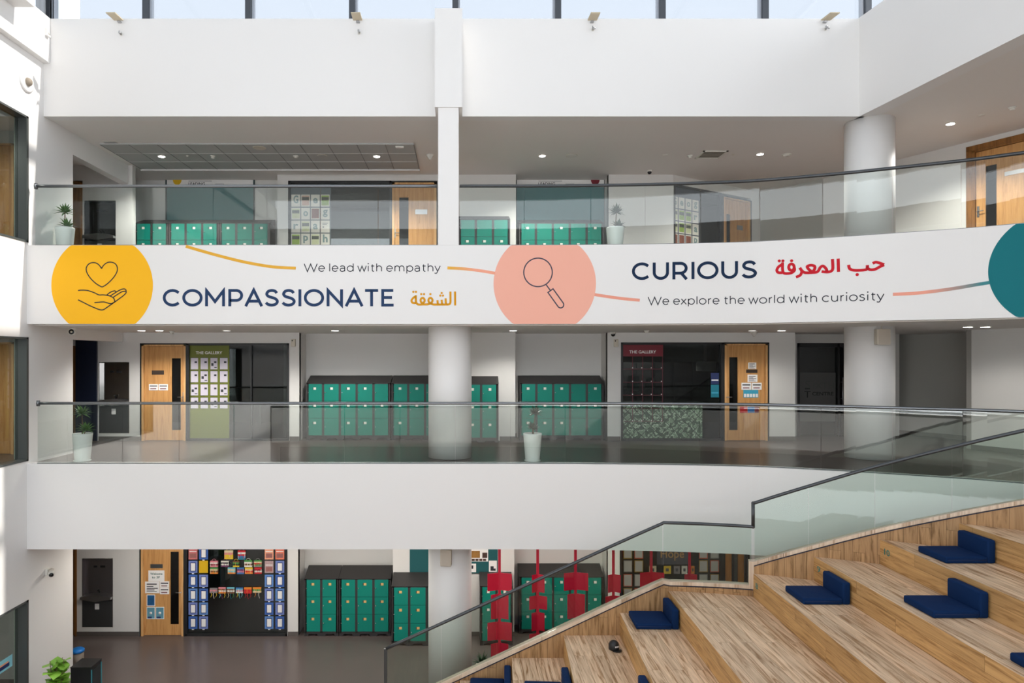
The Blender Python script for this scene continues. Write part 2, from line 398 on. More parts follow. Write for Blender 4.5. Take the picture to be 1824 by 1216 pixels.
# clerestory window above the upper wall
w = struct(empty('window_4'), 'clerestory window strip above the tall white wall', 'window')
GY = 13.0; RZ = 16.6
b = MB(); b.box(-7.4, 10, GY+.06, GY+.072, TOP-.3, 16.5); b.build('window_pane', M_PANES, w)
for k, px in enumerate([263.5, 445, 628.5, 811, 993, 1177.5, 1359.5, 1541]):
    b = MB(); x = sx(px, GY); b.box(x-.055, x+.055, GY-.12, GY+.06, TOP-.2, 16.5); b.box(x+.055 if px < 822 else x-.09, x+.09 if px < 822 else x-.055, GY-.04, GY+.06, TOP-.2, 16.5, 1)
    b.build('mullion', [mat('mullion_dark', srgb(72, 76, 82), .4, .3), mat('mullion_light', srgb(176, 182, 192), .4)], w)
b = MB()
for px, wd, m in ((74, .05, 0), (84, .09, 0), (91, .07, 1), (97, .05, 0), (105, .05, 1)): b.box(sx(px, GY)-wd, sx(px, GY)+wd, GY-.1, GY+.08, TOP-.2, 16.5, m)
b.build('corner_mullion', [mat('mullion_dark', (0,0,0,1)), mat('mullion_light', (0,0,0,1))], w)
b = MB(); b.box(WL, FX+.3, FY+.2, GY+.1, TOP-.35, TOP-.3); b.build('window_sill', M_WALL, w)
w = struct(empty('window_12'), 'clerestory window strip above the left wall', 'window')
b = MB(); b.box(WL-.12, WL-.10, -4.3, GY-.15, TOP-.02, RZ); b.build('window_pane', M_PANES, w)
# unseen roof over the atrium, its pane darkened to cut the top light
w = struct(empty('window_11'), 'glazed roof over the atrium', 'window')
b = MB(); b.box(-8, 13.4, -4.4, 13.2, RZ, RZ+.02); b.build('window_pane', M_ROOF, w)
for x in (-4.4, -.8, 2.8, 6.4, 10): b = MB(); b.box(x-.06, x+.06, -4.4, 13.2, RZ-.2, RZ-.01); b.build('roof_beam', mat('mullion_light', (0,0,0,1)), w)
# pier in front of the upper wall and the slim column below it
b = MB(); b.box(sx(774.5, 12.0), sx(823.5, 12.0), 11.98, FY-.002, sz(191.5, 12.0), sz(15.5, 12.0))
b.box(sx(780.5, 12.0), sx(817, 12.0), 12.0, 12.37, F2+.001, sz(191, 12.0))
struct(b.build('column_pier', M_WALL), 'slim white pier rising from the upper band to the skylight', 'column')
# round columns
for nm, cx, cy, r, z0, z1, lab in (('column_round', -.22, 12.9, .413, 0, C0, 'round white column on the ground floor behind the stair rail'), ('column_round', -.22, 12.9, .413, F1, C1, 'round white column beside the lockers on the lower gallery'),
                     ('column_round', 7.76, 12.82, .42, F1, C1, 'round white column with a square speaker on the lower gallery'), ('column_round', 7.76, 12.82, .42, F2, C2, 'round white column on the upper gallery at right'),
                     ('column_round', 7.76, 12.82, .42, 0, C0, 'round white column under the stepped seating')):
    b = MB(); b.lathe([(r, z0), (r, z1)], (cx, cy, 0), 48); struct(b.build(nm, M_WALL), lab, 'column')

# ---------------------------------------------------------------- back walls, floor by floor
D0, R0 = 15.38, 16.02
WN = [0]
def xwall(name, d, segs, z0, z1, m, label, holes=(), th=.15):
    """front-facing wall at depth d made of runs between photo columns, with holes (px0,px1,z0,z1)"""
    b = MB()
    for a, c in segs:
        xa, xc = sx(a, d), sx(c, d)
        hs = [(sx(h[0], d), sx(h[1], d), h[2], h[3]) for h in holes if h[0] >= a - .1 and h[1] <= c + .1]
        wall_holes(b, xa, xc, z0, z1, hs, d, d + th)
    return struct(b.build(name, m), label, 'wall')
def side(name, x, y0, y1, z0, z1, m, label, th=.1):
    b = MB(); b.box(x - th/2, x + th/2, y0, y1, z0, z1); return struct(b.build(name, m), label, 'wall')
HUGE = 30
# ground floor
DR = 15.38
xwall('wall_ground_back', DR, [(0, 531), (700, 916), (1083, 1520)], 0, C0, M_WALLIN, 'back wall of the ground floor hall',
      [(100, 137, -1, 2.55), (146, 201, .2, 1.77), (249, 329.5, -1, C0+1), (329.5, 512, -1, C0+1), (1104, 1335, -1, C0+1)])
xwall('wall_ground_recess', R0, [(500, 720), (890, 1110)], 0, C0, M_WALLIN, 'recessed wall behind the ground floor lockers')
for px in (531, 700, 916, 1083): side('wall_ground_return', sx(px, DR) + (.05 if px in (700, 1083) else -.05), DR+.02, R0+.02, 0, C0, M_WALLIN, 'short return wall at a locker recess')
# first floor
D1 = 15.42; R1 = 16.1
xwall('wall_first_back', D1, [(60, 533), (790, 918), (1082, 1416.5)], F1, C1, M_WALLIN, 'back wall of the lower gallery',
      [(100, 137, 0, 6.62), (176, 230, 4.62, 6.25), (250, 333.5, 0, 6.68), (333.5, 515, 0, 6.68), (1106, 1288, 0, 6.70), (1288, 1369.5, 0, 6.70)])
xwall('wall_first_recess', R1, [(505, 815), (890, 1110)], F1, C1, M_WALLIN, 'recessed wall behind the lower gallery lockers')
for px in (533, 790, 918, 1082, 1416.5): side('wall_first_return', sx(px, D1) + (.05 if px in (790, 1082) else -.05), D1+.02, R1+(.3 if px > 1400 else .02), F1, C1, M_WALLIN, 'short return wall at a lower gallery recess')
xwall('wall_first_entrance', 16.35, [(1400, 1602)], F1, C1, M_WALLIN, 'wall around the black glass entrance', [(1420, 1506, 0, 6.70)])
# second floor
D2 = 16.44; R2 = 16.95; N2 = 15.66
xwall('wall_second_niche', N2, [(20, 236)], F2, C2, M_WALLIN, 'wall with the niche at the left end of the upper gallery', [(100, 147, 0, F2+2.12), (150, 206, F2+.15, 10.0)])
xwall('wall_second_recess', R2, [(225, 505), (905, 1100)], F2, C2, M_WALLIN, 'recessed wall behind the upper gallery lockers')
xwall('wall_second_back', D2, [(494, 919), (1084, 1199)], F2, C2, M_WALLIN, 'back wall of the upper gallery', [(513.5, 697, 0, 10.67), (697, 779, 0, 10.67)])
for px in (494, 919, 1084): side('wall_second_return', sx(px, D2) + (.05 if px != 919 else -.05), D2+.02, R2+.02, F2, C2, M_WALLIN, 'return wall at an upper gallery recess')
def wline(name, p, q, z0, z1, m, label, holes=(), th=.14):
    """wall between two plan points; holes are (u0,u1,z0,z1) along it; returns the empty frame"""
    a = atan2(q[1]-p[1], q[0]-p[0]); Ln = sqrt((q[0]-p[0])**2 + (q[1]-p[1])**2)
    b = MB(); wall_holes(b, 0, Ln, z0, z1, list(holes), 0, th); o = b.build(name, m); o.location = (p[0], p[1], 0); o.rotation_euler = (0, 0, a)
    return struct(o, label, 'wall'), a, Ln
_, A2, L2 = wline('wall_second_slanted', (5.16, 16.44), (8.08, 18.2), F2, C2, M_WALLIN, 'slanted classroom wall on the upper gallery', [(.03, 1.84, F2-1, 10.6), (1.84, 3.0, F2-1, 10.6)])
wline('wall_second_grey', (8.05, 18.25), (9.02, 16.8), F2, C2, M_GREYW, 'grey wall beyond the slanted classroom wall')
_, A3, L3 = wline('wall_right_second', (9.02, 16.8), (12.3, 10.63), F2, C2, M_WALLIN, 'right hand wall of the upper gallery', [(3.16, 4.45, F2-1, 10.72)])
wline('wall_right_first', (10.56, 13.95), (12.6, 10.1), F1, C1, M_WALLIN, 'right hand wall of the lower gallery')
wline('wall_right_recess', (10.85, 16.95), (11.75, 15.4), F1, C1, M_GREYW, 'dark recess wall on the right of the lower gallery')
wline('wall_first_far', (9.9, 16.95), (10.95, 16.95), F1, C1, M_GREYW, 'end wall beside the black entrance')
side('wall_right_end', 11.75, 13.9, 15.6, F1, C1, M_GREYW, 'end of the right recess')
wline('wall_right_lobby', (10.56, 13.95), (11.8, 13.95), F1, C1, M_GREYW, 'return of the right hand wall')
# far room backs, outer right and opposite side of the atrium
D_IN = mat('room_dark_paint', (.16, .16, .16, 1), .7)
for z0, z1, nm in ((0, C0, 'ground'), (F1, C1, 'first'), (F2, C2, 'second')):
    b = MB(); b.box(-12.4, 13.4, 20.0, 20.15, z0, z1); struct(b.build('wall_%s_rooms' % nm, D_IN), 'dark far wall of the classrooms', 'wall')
b = MB(); b.box(13.3, 13.5, -4.2, 22, 0, TOP + .3); struct(b.build('wall_far_right', M_WALL), 'outer wall on the far right', 'wall')
b = MB(); wall_holes(b, -8, 13.3, 0, 11.6, [(-7.4, 5, .1, 1.7), (-7.4, 5, F1+.03, C1), (-7.4, 5, F2+.03, C2)], -4.4, -4.2); b.box(-8, 13.3, -4.4, -4.2, 13.0, 16.6)  # openings of this unseen wall are shaped to send daylight into the galleries
for z0, z1 in ((C0, F1), (C1, F2), (C2, 11.6)): b.box(-7.7, 13.3, -3.4, -3.2, z0, z1)
b.box(-7.7, 13.3, -4.2, -3.2, F1-.1, F1-.02); b.box(-7.7, 13.3, -4.2, -3.2, F2-.1, F2-.02)
b.box(-7.6, 13.2, -4.19, -4.15, 1.75, C0-.3, 1)
struct(b.build('wall_opposite', [M_WALL, mat('opposite_glazing', (.05, .055, .06, 1), .3)]), 'opposite side of the atrium behind the viewer', 'wall')
# skirting boards
def skirt(name, d, segs, z, th=.012, h=.1):
    b = MB()
    for a, c in segs: b.box(sx(a, d), sx(c, d), d - th, d - .001, z, z + h)
    tag(b.build(name, M_SKIRT), 'grey skirting along the foot of the back wall', 'baseboard', None, 'structure')
skirt('baseboard_ground', DR, [(137, 248), (513, 531), (700, 760), (838, 916), (1083, 1103)], 0)
skirt('baseboard_first', D1, [(176, 249), (516, 533), (890, 918), (1082, 1105), (1370, 1416)], F1)
skirt('baseboard_recess', R1, [(510, 545), (900, 920)], F1)
skirt('baseboard_second', D2, [(494, 513), (780, 919), (1084, 1198)], F2)
b = MB(); b.box(0, 4.35, -.014, -.001, F1, F1+.1); o = b.build('baseboard_right', M_SKIRT); o.location = (10.56, 13.95, 0); o.rotation_euler = (0, 0, atan2(10.1-13.95, 12.6-10.56)); struct(o, 'grey skirting of the right hand wall', 'baseboard')
b = MB(); b.box(0, 1.78, -.014, -.001, F1, F1+.1); o = b.build('baseboard_right', M_SKIRT); o.location = (10.85, 16.95, 0); o.rotation_euler = (0, 0, atan2(15.4-16.95, 11.75-10.85)); struct(o, 'grey skirting of the right recess', 'baseboard')
# suspended tile field in the upper ceiling
b = MB(); b.box(-7.54, -1.0, 14.05, 15.88, C2-.03, C2-.001)
o = b.build('ceiling_tiles', M_TILE); struct(o, 'field of square grey ceiling tiles over the upper gallery', 'ceiling')
b = MB()
for i in range(12): x = -7.54 + i*.595; b.box(x-.008, x+.008, 14.05, 15.88, C2-.034, C2-.03)
b.build('grid_bar', mat('tile_joint_dark', (.2, .2, .2, 1), .6), o)
b = MB()
for i in range(1, 3): y = 14.05 + i*.61; b.box(-7.54, -1.0, y-.008, y+.008, C2-.036, C2-.03)
b.build('grid_bar', mat('tile_joint_light', (.62, .62, .62, 1), .6), o)
b = MB(); b.box(-7.56, -.98, 15.88, 15.91, C2-.06, C2-.001); b.build('edge_trim', M_WALL, o)
# ================================================================ doors and glazed classroom fronts
def door(n, label, pos, rz, w, h, panel=None, hx=None, hz=1.0, plate=None, outer=.03, fr=.05, leaf=None, frame=None, outm=None, platem=None):
    """pos: foot of the left jamb on the wall face; panel (x0,x1,z0,z1) vision panel; hx handle position"""
    leaf = leaf or M_DOOR; frame = frame or M_DFRM; outm = outm or M_BLACK
    o = struct(empty('door_%d' % n, pos, rz), label, 'door')
    if outer:
        b = MB(); b.box(0, outer, -.02, .14, 0, h); b.box(w-outer, w, -.02, .14, 0, h); b.box(0, w, -.02, .14, h-outer, h); b.build('outer_frame', outm, o)
    a, c, t = outer, w - outer, h - outer
    b = MB(); b.box(a, a+fr, -.012, .12, 0, t); b.box(c-fr, c, -.012, .12, 0, t); b.box(a, c, -.012, .12, t-fr*.7, t); b.build('door_frame', frame, o)
    lx0, lx1, lt = a+fr+.003, c-fr-.003, t-fr*.7-.004
    b = MB(); wall_holes(b, lx0, lx1, .008, lt, [panel] if panel else [], .03, .075); lf = b.build('door_leaf', leaf, o)
    if panel:
        b = MB(); b.box(panel[0], panel[1], .047, .055, panel[2], panel[3]); b.build('vision_panel', M_PANED, lf)
    if hx is not None:
        b = MB(); b.box(hx-.02, hx+.02, .018, .029, hz-.11, hz+.11); s = 1 if hx < w/2 else -1
        b.tube([(hx, .02, hz), (hx, -.03, hz), (hx + s*.03, -.035, hz), (hx + s*.12, -.035, hz)], .009, 8)
        b.lathe([(.014, 0), (.014, .012)], (hx, .012, hz-.08), 12, axis='y'); b.build('door_handle', M_STEEL if n != 99 else M_DSTEEL, lf)
    if plate:
        b = MB(); b.box(plate[0], plate[1], .022, .0295, plate[2], plate[3]); b.build('name_plate', platem or M_DSTEEL, lf)
    return o
def lx(px, d, x0): return sx(px, d) - x0
# lower gallery, left
x0 = sx(250, D1)
door(1, 'wooden classroom door at the left of the lower gallery', (x0, D1, F1), 0, sx(333.5, D1)-x0, 2.23, (lx(305, D1, x0), lx(321, D1, x0), .24, sz(638, D1)-F1), lx(326.5, D1, x0), 1.0, (lx(269.5, D1, x0), lx(291, D1, x0), sz(667, D1)-F1, sz(659.5, D1)-F1), platem=mat('plate_dark', srgb(60, 48, 40), .4))
x0 = sx(1288, D1)
door(2, 'wooden door covered in notices at the right of the lower gallery', (x0, D1, F1), 0, sx(1369.5, D1)-x0, 2.25, (lx(1300, D1, x0), lx(1315, D1, x0), .24, sz(636, D1)-F1), lx(1293.5, D1, x0), 1.0, (lx(1330, D1, x0), lx(1350, D1, x0), sz(664, D1)-F1, sz(658, D1)-F1), platem=mat('plate_dark', (0,0,0,1)))
x0 = sx(249, DR)
door(3, 'wooden ground floor door with welcome notices', (x0, DR, 0), 0, sx(329.5, DR)-x0, 2.3, (lx(302.5, DR, x0), lx(317.5, DR, x0), .25, sz(983, DR)), lx(323.5, DR, x0), 1.0, (lx(267, DR, x0), lx(289, DR, x0), sz(1012, DR), sz(1005, DR)))
x0 = sx(697, D2)
door(4, 'wooden door beside the slim pier on the upper gallery', (x0, D2, F2), 0, sx(779, D2)-x0, 2.3, (lx(711, D2, x0), lx(727.5, D2, x0), .25, sz(351, D2)-F2), lx(703, D2, x0), 1.05, (lx(739.5, D2, x0), lx(761, D2, x0), sz(381, D2)-F2, sz(372.5, D2)-F2), outer=.02, fr=.06, platem=M_STEEL)
ca, sa = cos(A2), sin(A2)
door(5, 'wooden door in the slanted wall of the upper gallery', (5.16+1.84*ca, 16.44+1.84*sa, F2), A2, 1.16, 2.2, (.2, .36, .25, 1.75), None, plate=(.62, .85, 1.38, 1.5), outer=.03, platem=M_STEEL)
ca, sa = cos(A3), sin(A3)
door(6, 'wooden door with a brown frame at the far right of the upper gallery', (9.02+3.16*ca, 16.8+3.16*sa, F2), A3, 1.29, 2.37, (.33, .52, .2, 1.9), .2, 1.0, (.66, .98, 1.62, 1.7), outer=.10, fr=.06, outm=M_DBRN, frame=M_DBRN, platem=M_STEEL)
for n, px0, px1, d, z, h, lab in ((7, 100, 137, DR, 0, 2.2, 'brown door beside the drinking fountain on the ground floor'), (8, 100, 137, D1, F1, 2.17, 'brown door beside the navy panel on the lower gallery'), (9, 100, 147, N2, F2, 2.1, 'brown door beside the niche on the upper gallery')):
    door(n, lab, (sx(px0, d), d, z), 0, sx(px1, d)-sx(px0, d), h, None, None, outer=.0, fr=.05, leaf=M_DBRN, frame=M_DBRN)
# doors inside the rooms left of the atrium
for n, z in ((10, F1), (11, F2)):
    door(n, 'wooden door seen through the left window of the %s gallery' % ('lower' if z == F1 else 'upper'), (-10.0, 13.215, z), 0, 1.22, 2.2, (.72, .9, .18, 1.95) if z == F1 else None, None, outer=0, fr=.05)
# glazed fronts
def glazing(n, label, pos, rz, w, h, bars=(), pane=M_PANED, back=None, t=.045, hbar=None):
    o = struct(empty('window_%d' % n, pos, rz), label, 'window')
    b = MB(); b.box(0, t, -.015, .13, 0, h); b.box(w-t, w, -.015, .13, 0, h); b.box(0, w, -.015, .13, h-t, h); b.box(0, w, -.015, .13, 0, .05)
    for x in bars: b.box(x-.015, x+.015, .0, .1, 0, h)
    if hbar: b.box(hbar[0], hbar[1], .062, .1, hbar[2]-.012, hbar[2]+.012)
    b.build('window_frame', M_BLACK, o)
    b = MB(); b.box(t, w-t, .05, .06, .05, h-t); b.build('window_pane', pane, o)
    if back:
        b = MB(); b.box(t, w-t, .062, .075, .05, h-t); b.build('black_backing', back, o)
    return o
x0 = sx(333.5, D1); glazing(5, 'glazed classroom front with an olive gallery panel', (x0, D1, F1), 0, sx(515, D1)-x0, 2.23, bars=(sx(447, D1)-x0,), hbar=(sx(418, D1)-x0, sx(512, D1)-x0, sz(688, D1)-F1))
x0 = sx(1106, D1); glazing(6, 'glazed classroom front with a maroon gallery panel', (x0, D1, F1), 0, sx(1288, D1)-x0, 2.25)
x0 = sx(329.5, DR); glazing(7, 'black backed display window full of framed sheets', (x0, DR, 0), 0, sx(512, DR)-x0, 2.9, pane=M_PANE, back=M_BLKG)
x0 = sx(1104, DR); glazing(8, 'dark display window seen over the stair parapet', (x0, DR, 0), 0, sx(1335, DR)-x0, 2.9, pane=M_PANE, back=mat('board_dark', (.03, .03, .032, 1), .5))
x0 = sx(513.5, D2); glazing(9, 'glazed classroom front on the upper gallery', (x0, D2, F2), 0, sx(697, D2)-x0, 2.32, pane=M_PANE2)
ca, sa = cos(A2), sin(A2)
glazing(10, 'glazed front in the slanted wall of the upper gallery', (5.16+.03*ca, 16.44+.03*sa, F2), A2, 1.81, 2.25)
# black glass entrance on the lower gallery
d = 16.35; x0 = sx(1420, d); w = sx(1506, d)-x0; h = sz(611, d)-F1
o = struct(empty('door_12', (x0, d, F1)), 'black glass entrance door lettered sixth centre', 'door')
b = MB(); t = .055
b.box(0, t, -.02, .12, 0, h); b.box(w-t, w, -.02, .12, 0, h); b.box(0, w, -.02, .12, h-.1, h); b.box(w-.2, w-.15, -.02, .1, 0, h); b.build('door_frame', M_BLACK, o)
b = MB(); b.box(t, w-.2, .04, .05, .02, h-.1); lf = b.build('door_leaf', M_PANED, o)
b = MB(); b.box(t+.03, w-.22, .035, .0395, .35, sz(663.5, d)-F1); fr = b.build('frosted_film', mat('smoke_film', (.09, .09, .088, 1), .4), lf)
b = MB(); hx = w-.11; b.tube([(hx, -.08, sz(738, d)-F1), (hx, -.08, sz(672, d)-F1)], .012, 8); b.box(hx-.01, hx+.01, -.08, 0, .9, .92); b.box(hx-.01, hx+.01, -.08, 0, 1.3, 1.32); b.build('pull_handle', M_STEEL, o)
b = MB(); place_text(b, 'IXTH', lx(1450, d, x0), lx(1487, d, x0), sz(692, d)-F1, .15, .033)
place_text(b, 'S', lx(1435, d, x0), lx(1445, d, x0), sz(692, d)-F1, .2, .033)
b.build('lettering', mat('film_letter_grey', (.075, .085, .075, 1), .5), lf)
b = MB(); place_text(b, 'CENTRE', lx(1448, d, x0), lx(1486, d, x0), sz(704, d)-F1, .082, .033, bold=.02)
b.box(lx(1435, d, x0), lx(1444, d, x0), .032, .034, sz(693, d)-F1, sz(691.5, d)-F1); b.box(lx(1438.5, d, x0), lx(1440.5, d, x0), .032, .034, sz(708, d)-F1, sz(697, d)-F1)
b.box(lx(1434, d, x0), lx(1445, d, x0), .032, .034, sz(698, d)-F1, sz(696.6, d)-F1); b.build('lettering', M_BLACK, lf)
# furniture inside the first floor classrooms, seen through the glass
b = MB(); xa, xb = sx(1112, 16.6), sx(1252, 16.6); b.box(xa, xb, 16.6, 17.1, F1, sz(716, 16.6)); 
cn = tag(b.build('counter', mat('counter_dark', (.02, .022, .025, 1), .4)), 'long dark counter behind the maroon gallery glass', 'counter')
def pattern_mat():
    m = bpy.data.materials.new('green_lattice'); m.use_nodes = True; nt = m.node_tree; N = nt.nodes.new; L = nt.links.new
    tc = N('ShaderNodeTexCoord'); mp = N('ShaderNodeMapping'); mp.inputs['Rotation'].default_value = (0, radians(45), 0); mp.inputs['Scale'].default_value = (6.5, 6.5, 6.5)
    L(tc.outputs['Object'], mp.inputs[0]); sp = N('ShaderNodeSeparateXYZ'); L(mp.outputs[0], sp.inputs[0])
    cb = N('ShaderNodeCombineXYZ'); L(sp.outputs[0], cb.inputs[0]); L(sp.outputs[2], cb.inputs[1])
    br = N('ShaderNodeTexBrick'); br.offset = 0; br.inputs['Brick Width'].default_value = 1; br.inputs['Row Height'].default_value = 1; br.inputs['Mortar Size'].default_value = .05; br.inputs['Scale'].default_value = 1
    br.inputs['Color1'].default_value = (0, 0, 0, 1); br.inputs['Color2'].default_value = (1, 1, 1, 1)
    L(cb.outputs[0], br.inputs['Vector'])
    nz = N('ShaderNodeTexNoise'); nz.inputs['Scale'].default_value = 1.6; nz.inputs['Detail'].default_value = 1; L(cb.outputs[0], nz.inputs['Vector'])
    rp = N('ShaderNodeValToRGB'); rp.color_ramp.interpolation = 'CONSTANT'; e = rp.color_ramp.elements
    e[0].position = 0; e[0].color = srgb(58, 84, 62); e[1].position = .5; e[1].color = srgb(176, 196, 172); k = rp.color_ramp.elements.new(.56); k.color = srgb(112, 140, 112)
    L(nz.outputs['Fac'], rp.inputs[0])
    mx = N('ShaderNodeMix'); mx.data_type = 'RGBA'; mx.inputs['B'].default_value = srgb(36, 46, 38); L(br.outputs['Fac'], mx.inputs['Factor']); L(rp.outputs['Color'], mx.inputs['A'])
    L(mx.outputs['Result'], nt.nodes['Principled BSDF'].inputs['Base Color']); return m
b = MB(); d_ = D1 + .046; b.box(sx(1109, d_), sx(1251, d_), d_+.0018, d_+.0036, sz(780, d_), sz(719, d_)); tag(b.build('window_film', pattern_mat()), 'green and white diamond patterned film low on the maroon gallery glass', 'window film')
# ================================================================ lockers
LK = {}
def locker_bank(label, px, d, zf, cols, pitch=.388, group=None, plate=M_PLATE, missing=(), dep=.47):
    """bank of three-high lockers; px is the photo column of the left edge of its front at depth d"""
    dw, dh, zt, zb = pitch*.86, .397, 1.29, .105
    W = pitch*cols
    o = thing('locker_bank', label, 'lockers', (sx(px, d), d, zf), 0, group)
    b = MB()
    b.box(0, W, .02, dep, zb-.02, zt+.02)
    for i in range(cols+1):
        a = min(max(i*pitch - pitch*.07, 0), W - pitch*.14); b.box(a, a+pitch*.14, 0, .02, zb-.02, zt+.02)
    b.box(0, W, 0, .02, zt, zt+.025); b.box(0, W, 0, .02, zb-.03, zb)
    b.build('carcass', M_CARC, o)
    b = MB(); b.prism_x([(-.004, zt+.022), (dep, zt+.022), (dep, zt+.19)], -.004, W+.004); b.build('sloping_top', M_CARC, o)
    b = MB()
    for i in range(cols):
        a = i*pitch
        b.prism_y([(a, 0), (a+.07, 0), (a+.1, .045), (a+pitch-.1, .045), (a+pitch-.07, 0), (a+pitch, 0), (a+pitch, zb-.015), (a, zb-.015)], .01, .03)
    b.box(0, W, .05, dep-.02, .03, zb-.02); b.build('base', M_CARC, o)
    key = (round(dw, 4), plate.name)
    if key not in LK:
        b = MB(); b.box(0, dw, 0, .018, .004, dh-.004); dm = b.build('door', M_TEAL)
        b = MB(); b.box(dw*.42, dw*.60, -.004, -.0005, dh*.66, dh*.80); b.box(dw*.36, dw*.42, -.003, -.0005, dh*.67, dh*.79, 1); pm = b.build('label_plate', [plate, M_CARC])
        b = MB(); b.lathe([(.0095, 0), (.0095, .012), (.006, .018)], (.024, -.018, dh*.5), 10, axis='y'); km = b.build('lock_knob', M_STEEL)
        LK[key] = (dm.data, pm.data, km.data)
        for q in (dm, pm, km): bpy.data.objects.remove(q)
    D, P, K = LK[key]
    for i in range(cols):
        for j in range(3):
            q = bpy.data.objects.new('door', D); COL.objects.link(q); q.parent = o; q.location = (i*pitch + pitch*.07, 0.0, zb + j*dh)
            if (i, j) not in missing:
                e = bpy.data.objects.new('label_plate', P); COL.objects.link(e); e.parent = q
            e = bpy.data.objects.new('lock_knob', K); COL.objects.link(e); e.parent = q
    return o
G1, G0, G2 = 'teal lockers on the lower gallery', 'teal lockers on the ground floor', 'teal lockers on the upper gallery'
locker_bank('five column bank of teal lockers left of the round column, lower gallery', 545.5, 15.55, F1, 5, group=G1, missing=((4, 2), (1, 0), (4, 0)))
locker_bank('teal lockers partly hidden behind the left of the round column, lower gallery', 697.3, 15.55, F1, 3, group=G1, missing=((1, 0),))
locker_bank('teal lockers standing just right of the round column, lower gallery', 795, 15.1, F1, 3, pitch=.39, group=G1, dep=.30)
locker_bank('five column bank of teal lockers behind the potted plant, lower gallery', 925.5, 15.55, F1, 5, group=G1, missing=((3, 2), (3, 0), (4, 0), (0, 1)))
locker_bank('two column teal lockers next to the black display window, ground floor', 542, 15.36, 0, 2, group=G0, plate=M_BRASS)
locker_bank('three column teal lockers with the taller top, ground floor', 604, 15.36, 0, 3, pitch=.392, group=G0, plate=M_BRASS)
locker_bank('teal lockers standing forward against the round column, ground floor', 697.5, 14.84, 0, 3, pitch=.388, group=G0, plate=M_BRASS)
locker_bank('two column teal lockers behind the leftmost red hanging strip', 855, 14.86, 0, 2, pitch=.362, group=G0)
locker_bank('five column teal lockers in the recess behind the red hanging strips', 925, 15.5, 0, 5, group=G0)
locker_bank('two column teal lockers beside the display board, upper left recess', 240, 16.3, F2 - .044, 2, pitch=.404, group=G2)
locker_bank('three column teal lockers under the left display board, upper gallery', 301, 16.3, F2 - .044, 3, pitch=.402, group=G2)
locker_bank('teal lockers nearest the pilaster in the upper left recess', 391, 16.3, F2 - .044, 3, pitch=.405, group=G2)
locker_bank('three column teal lockers right of the slim pier, upper gallery', 817, 15.87, F2 - .044, 3, pitch=.404, group=G2, missing=((0, 2), (1, 2), (2, 2)))
locker_bank('five column teal lockers under the right display board, upper gallery', 924.5, 16.3, F2 - .044, 5, pitch=.409, group=G2, missing=((1, 2), (3, 2)))
# ================================================================ glass balustrades
def balustrade(label, path, us, off, z0, z1, rail_r, railm, gl, group=None, endball=None, name='glass_balustrade'):
    f0 = z0 if callable(z0) else (lambda u: z0); f1 = z1 if callable(z1) else (lambda u: z1)
    o = thing(name, label, 'railing', (path.at(us[0], off).x, path.at(us[0], off).y, f0(us[0])), 0, group)
    inv = Vector(o.location)
    def mv(b): b.v = [(x-inv.x, y-inv.y, z-inv.z) for x, y, z in b.v]; return b
    for a, c in zip(us, us[1:]):
        b = MB(); strip(b, path, a+.004, c-.004, off-.006, off+.006, f0, lambda u: f1(u)-.012, step=.3); mv(b).build('glass_panel', gl, o)
    b = MB(); n = max(2, int((us[-1]-us[0])/.2)); pts = []
    for i in range(n+1):
        u = us[0] + (us[-1]-us[0])*i/n; q = path.at(u, off); pts.append((q.x, q.y, f1(u)))
    b.tube(pts, rail_r, 10); mv(b).build('handrail', railm, o)
    if endball:
        for u in endball:
            b = MB(); q = path.at(u, off); b.lathe([(.045, -.012), (.045, .012)], (q.x, q.y, f1(u)), 16, axis='x'); b.lathe([(.03, -.05), (.03, .05)], (q.x, q.y, f1(u)), 12); mv(b).build('end_bracket', railm, o)
    b = MB(); strip(b, path, us[0], us[-1], off-.02, off+.02, lambda u: f0(u)+.001, lambda u: f0(u)+.012, step=.2); mv(b).build('base_channel', M_DSTEEL, o)
    return o
OFF = .05
def us_of(pxs): return [FP.u_px(p) for p in pxs]
balustrade('glass balustrade left of the slim pier on the upper gallery', FP, us_of([60, 163, 267, 378, 474, 570, 673, 778.5]), OFF, F2+.001, sz(331.5, 12.05), .028, M_RAIL, M_GLASS, 'gallery balustrades', [FP.u_px(61)])
balustrade('curving glass balustrade right of the slim pier on the upper gallery', FP, us_of([818.5, 934, 1053, 1150, 1249, 1354, 1466, 1590, 1713]) + [UE-.6], OFF, F2+.001, sz(331.2, 12.05), .028, M_RAILD, M_GLASS, 'gallery balustrades')
balustrade('long glass balustrade along the lower gallery', FP, us_of([64, 117, 216, 317, 415, 514, 613, 712, 811, 910, 1007, 1105, 1247, 1354, 1463, 1590, 1716]) + [UE-.6], OFF, F1+.001, sz(718, 12.05), .026, M_RAIL, M_GLASS1, 'gallery balustrades', [FP.u_px(65)])
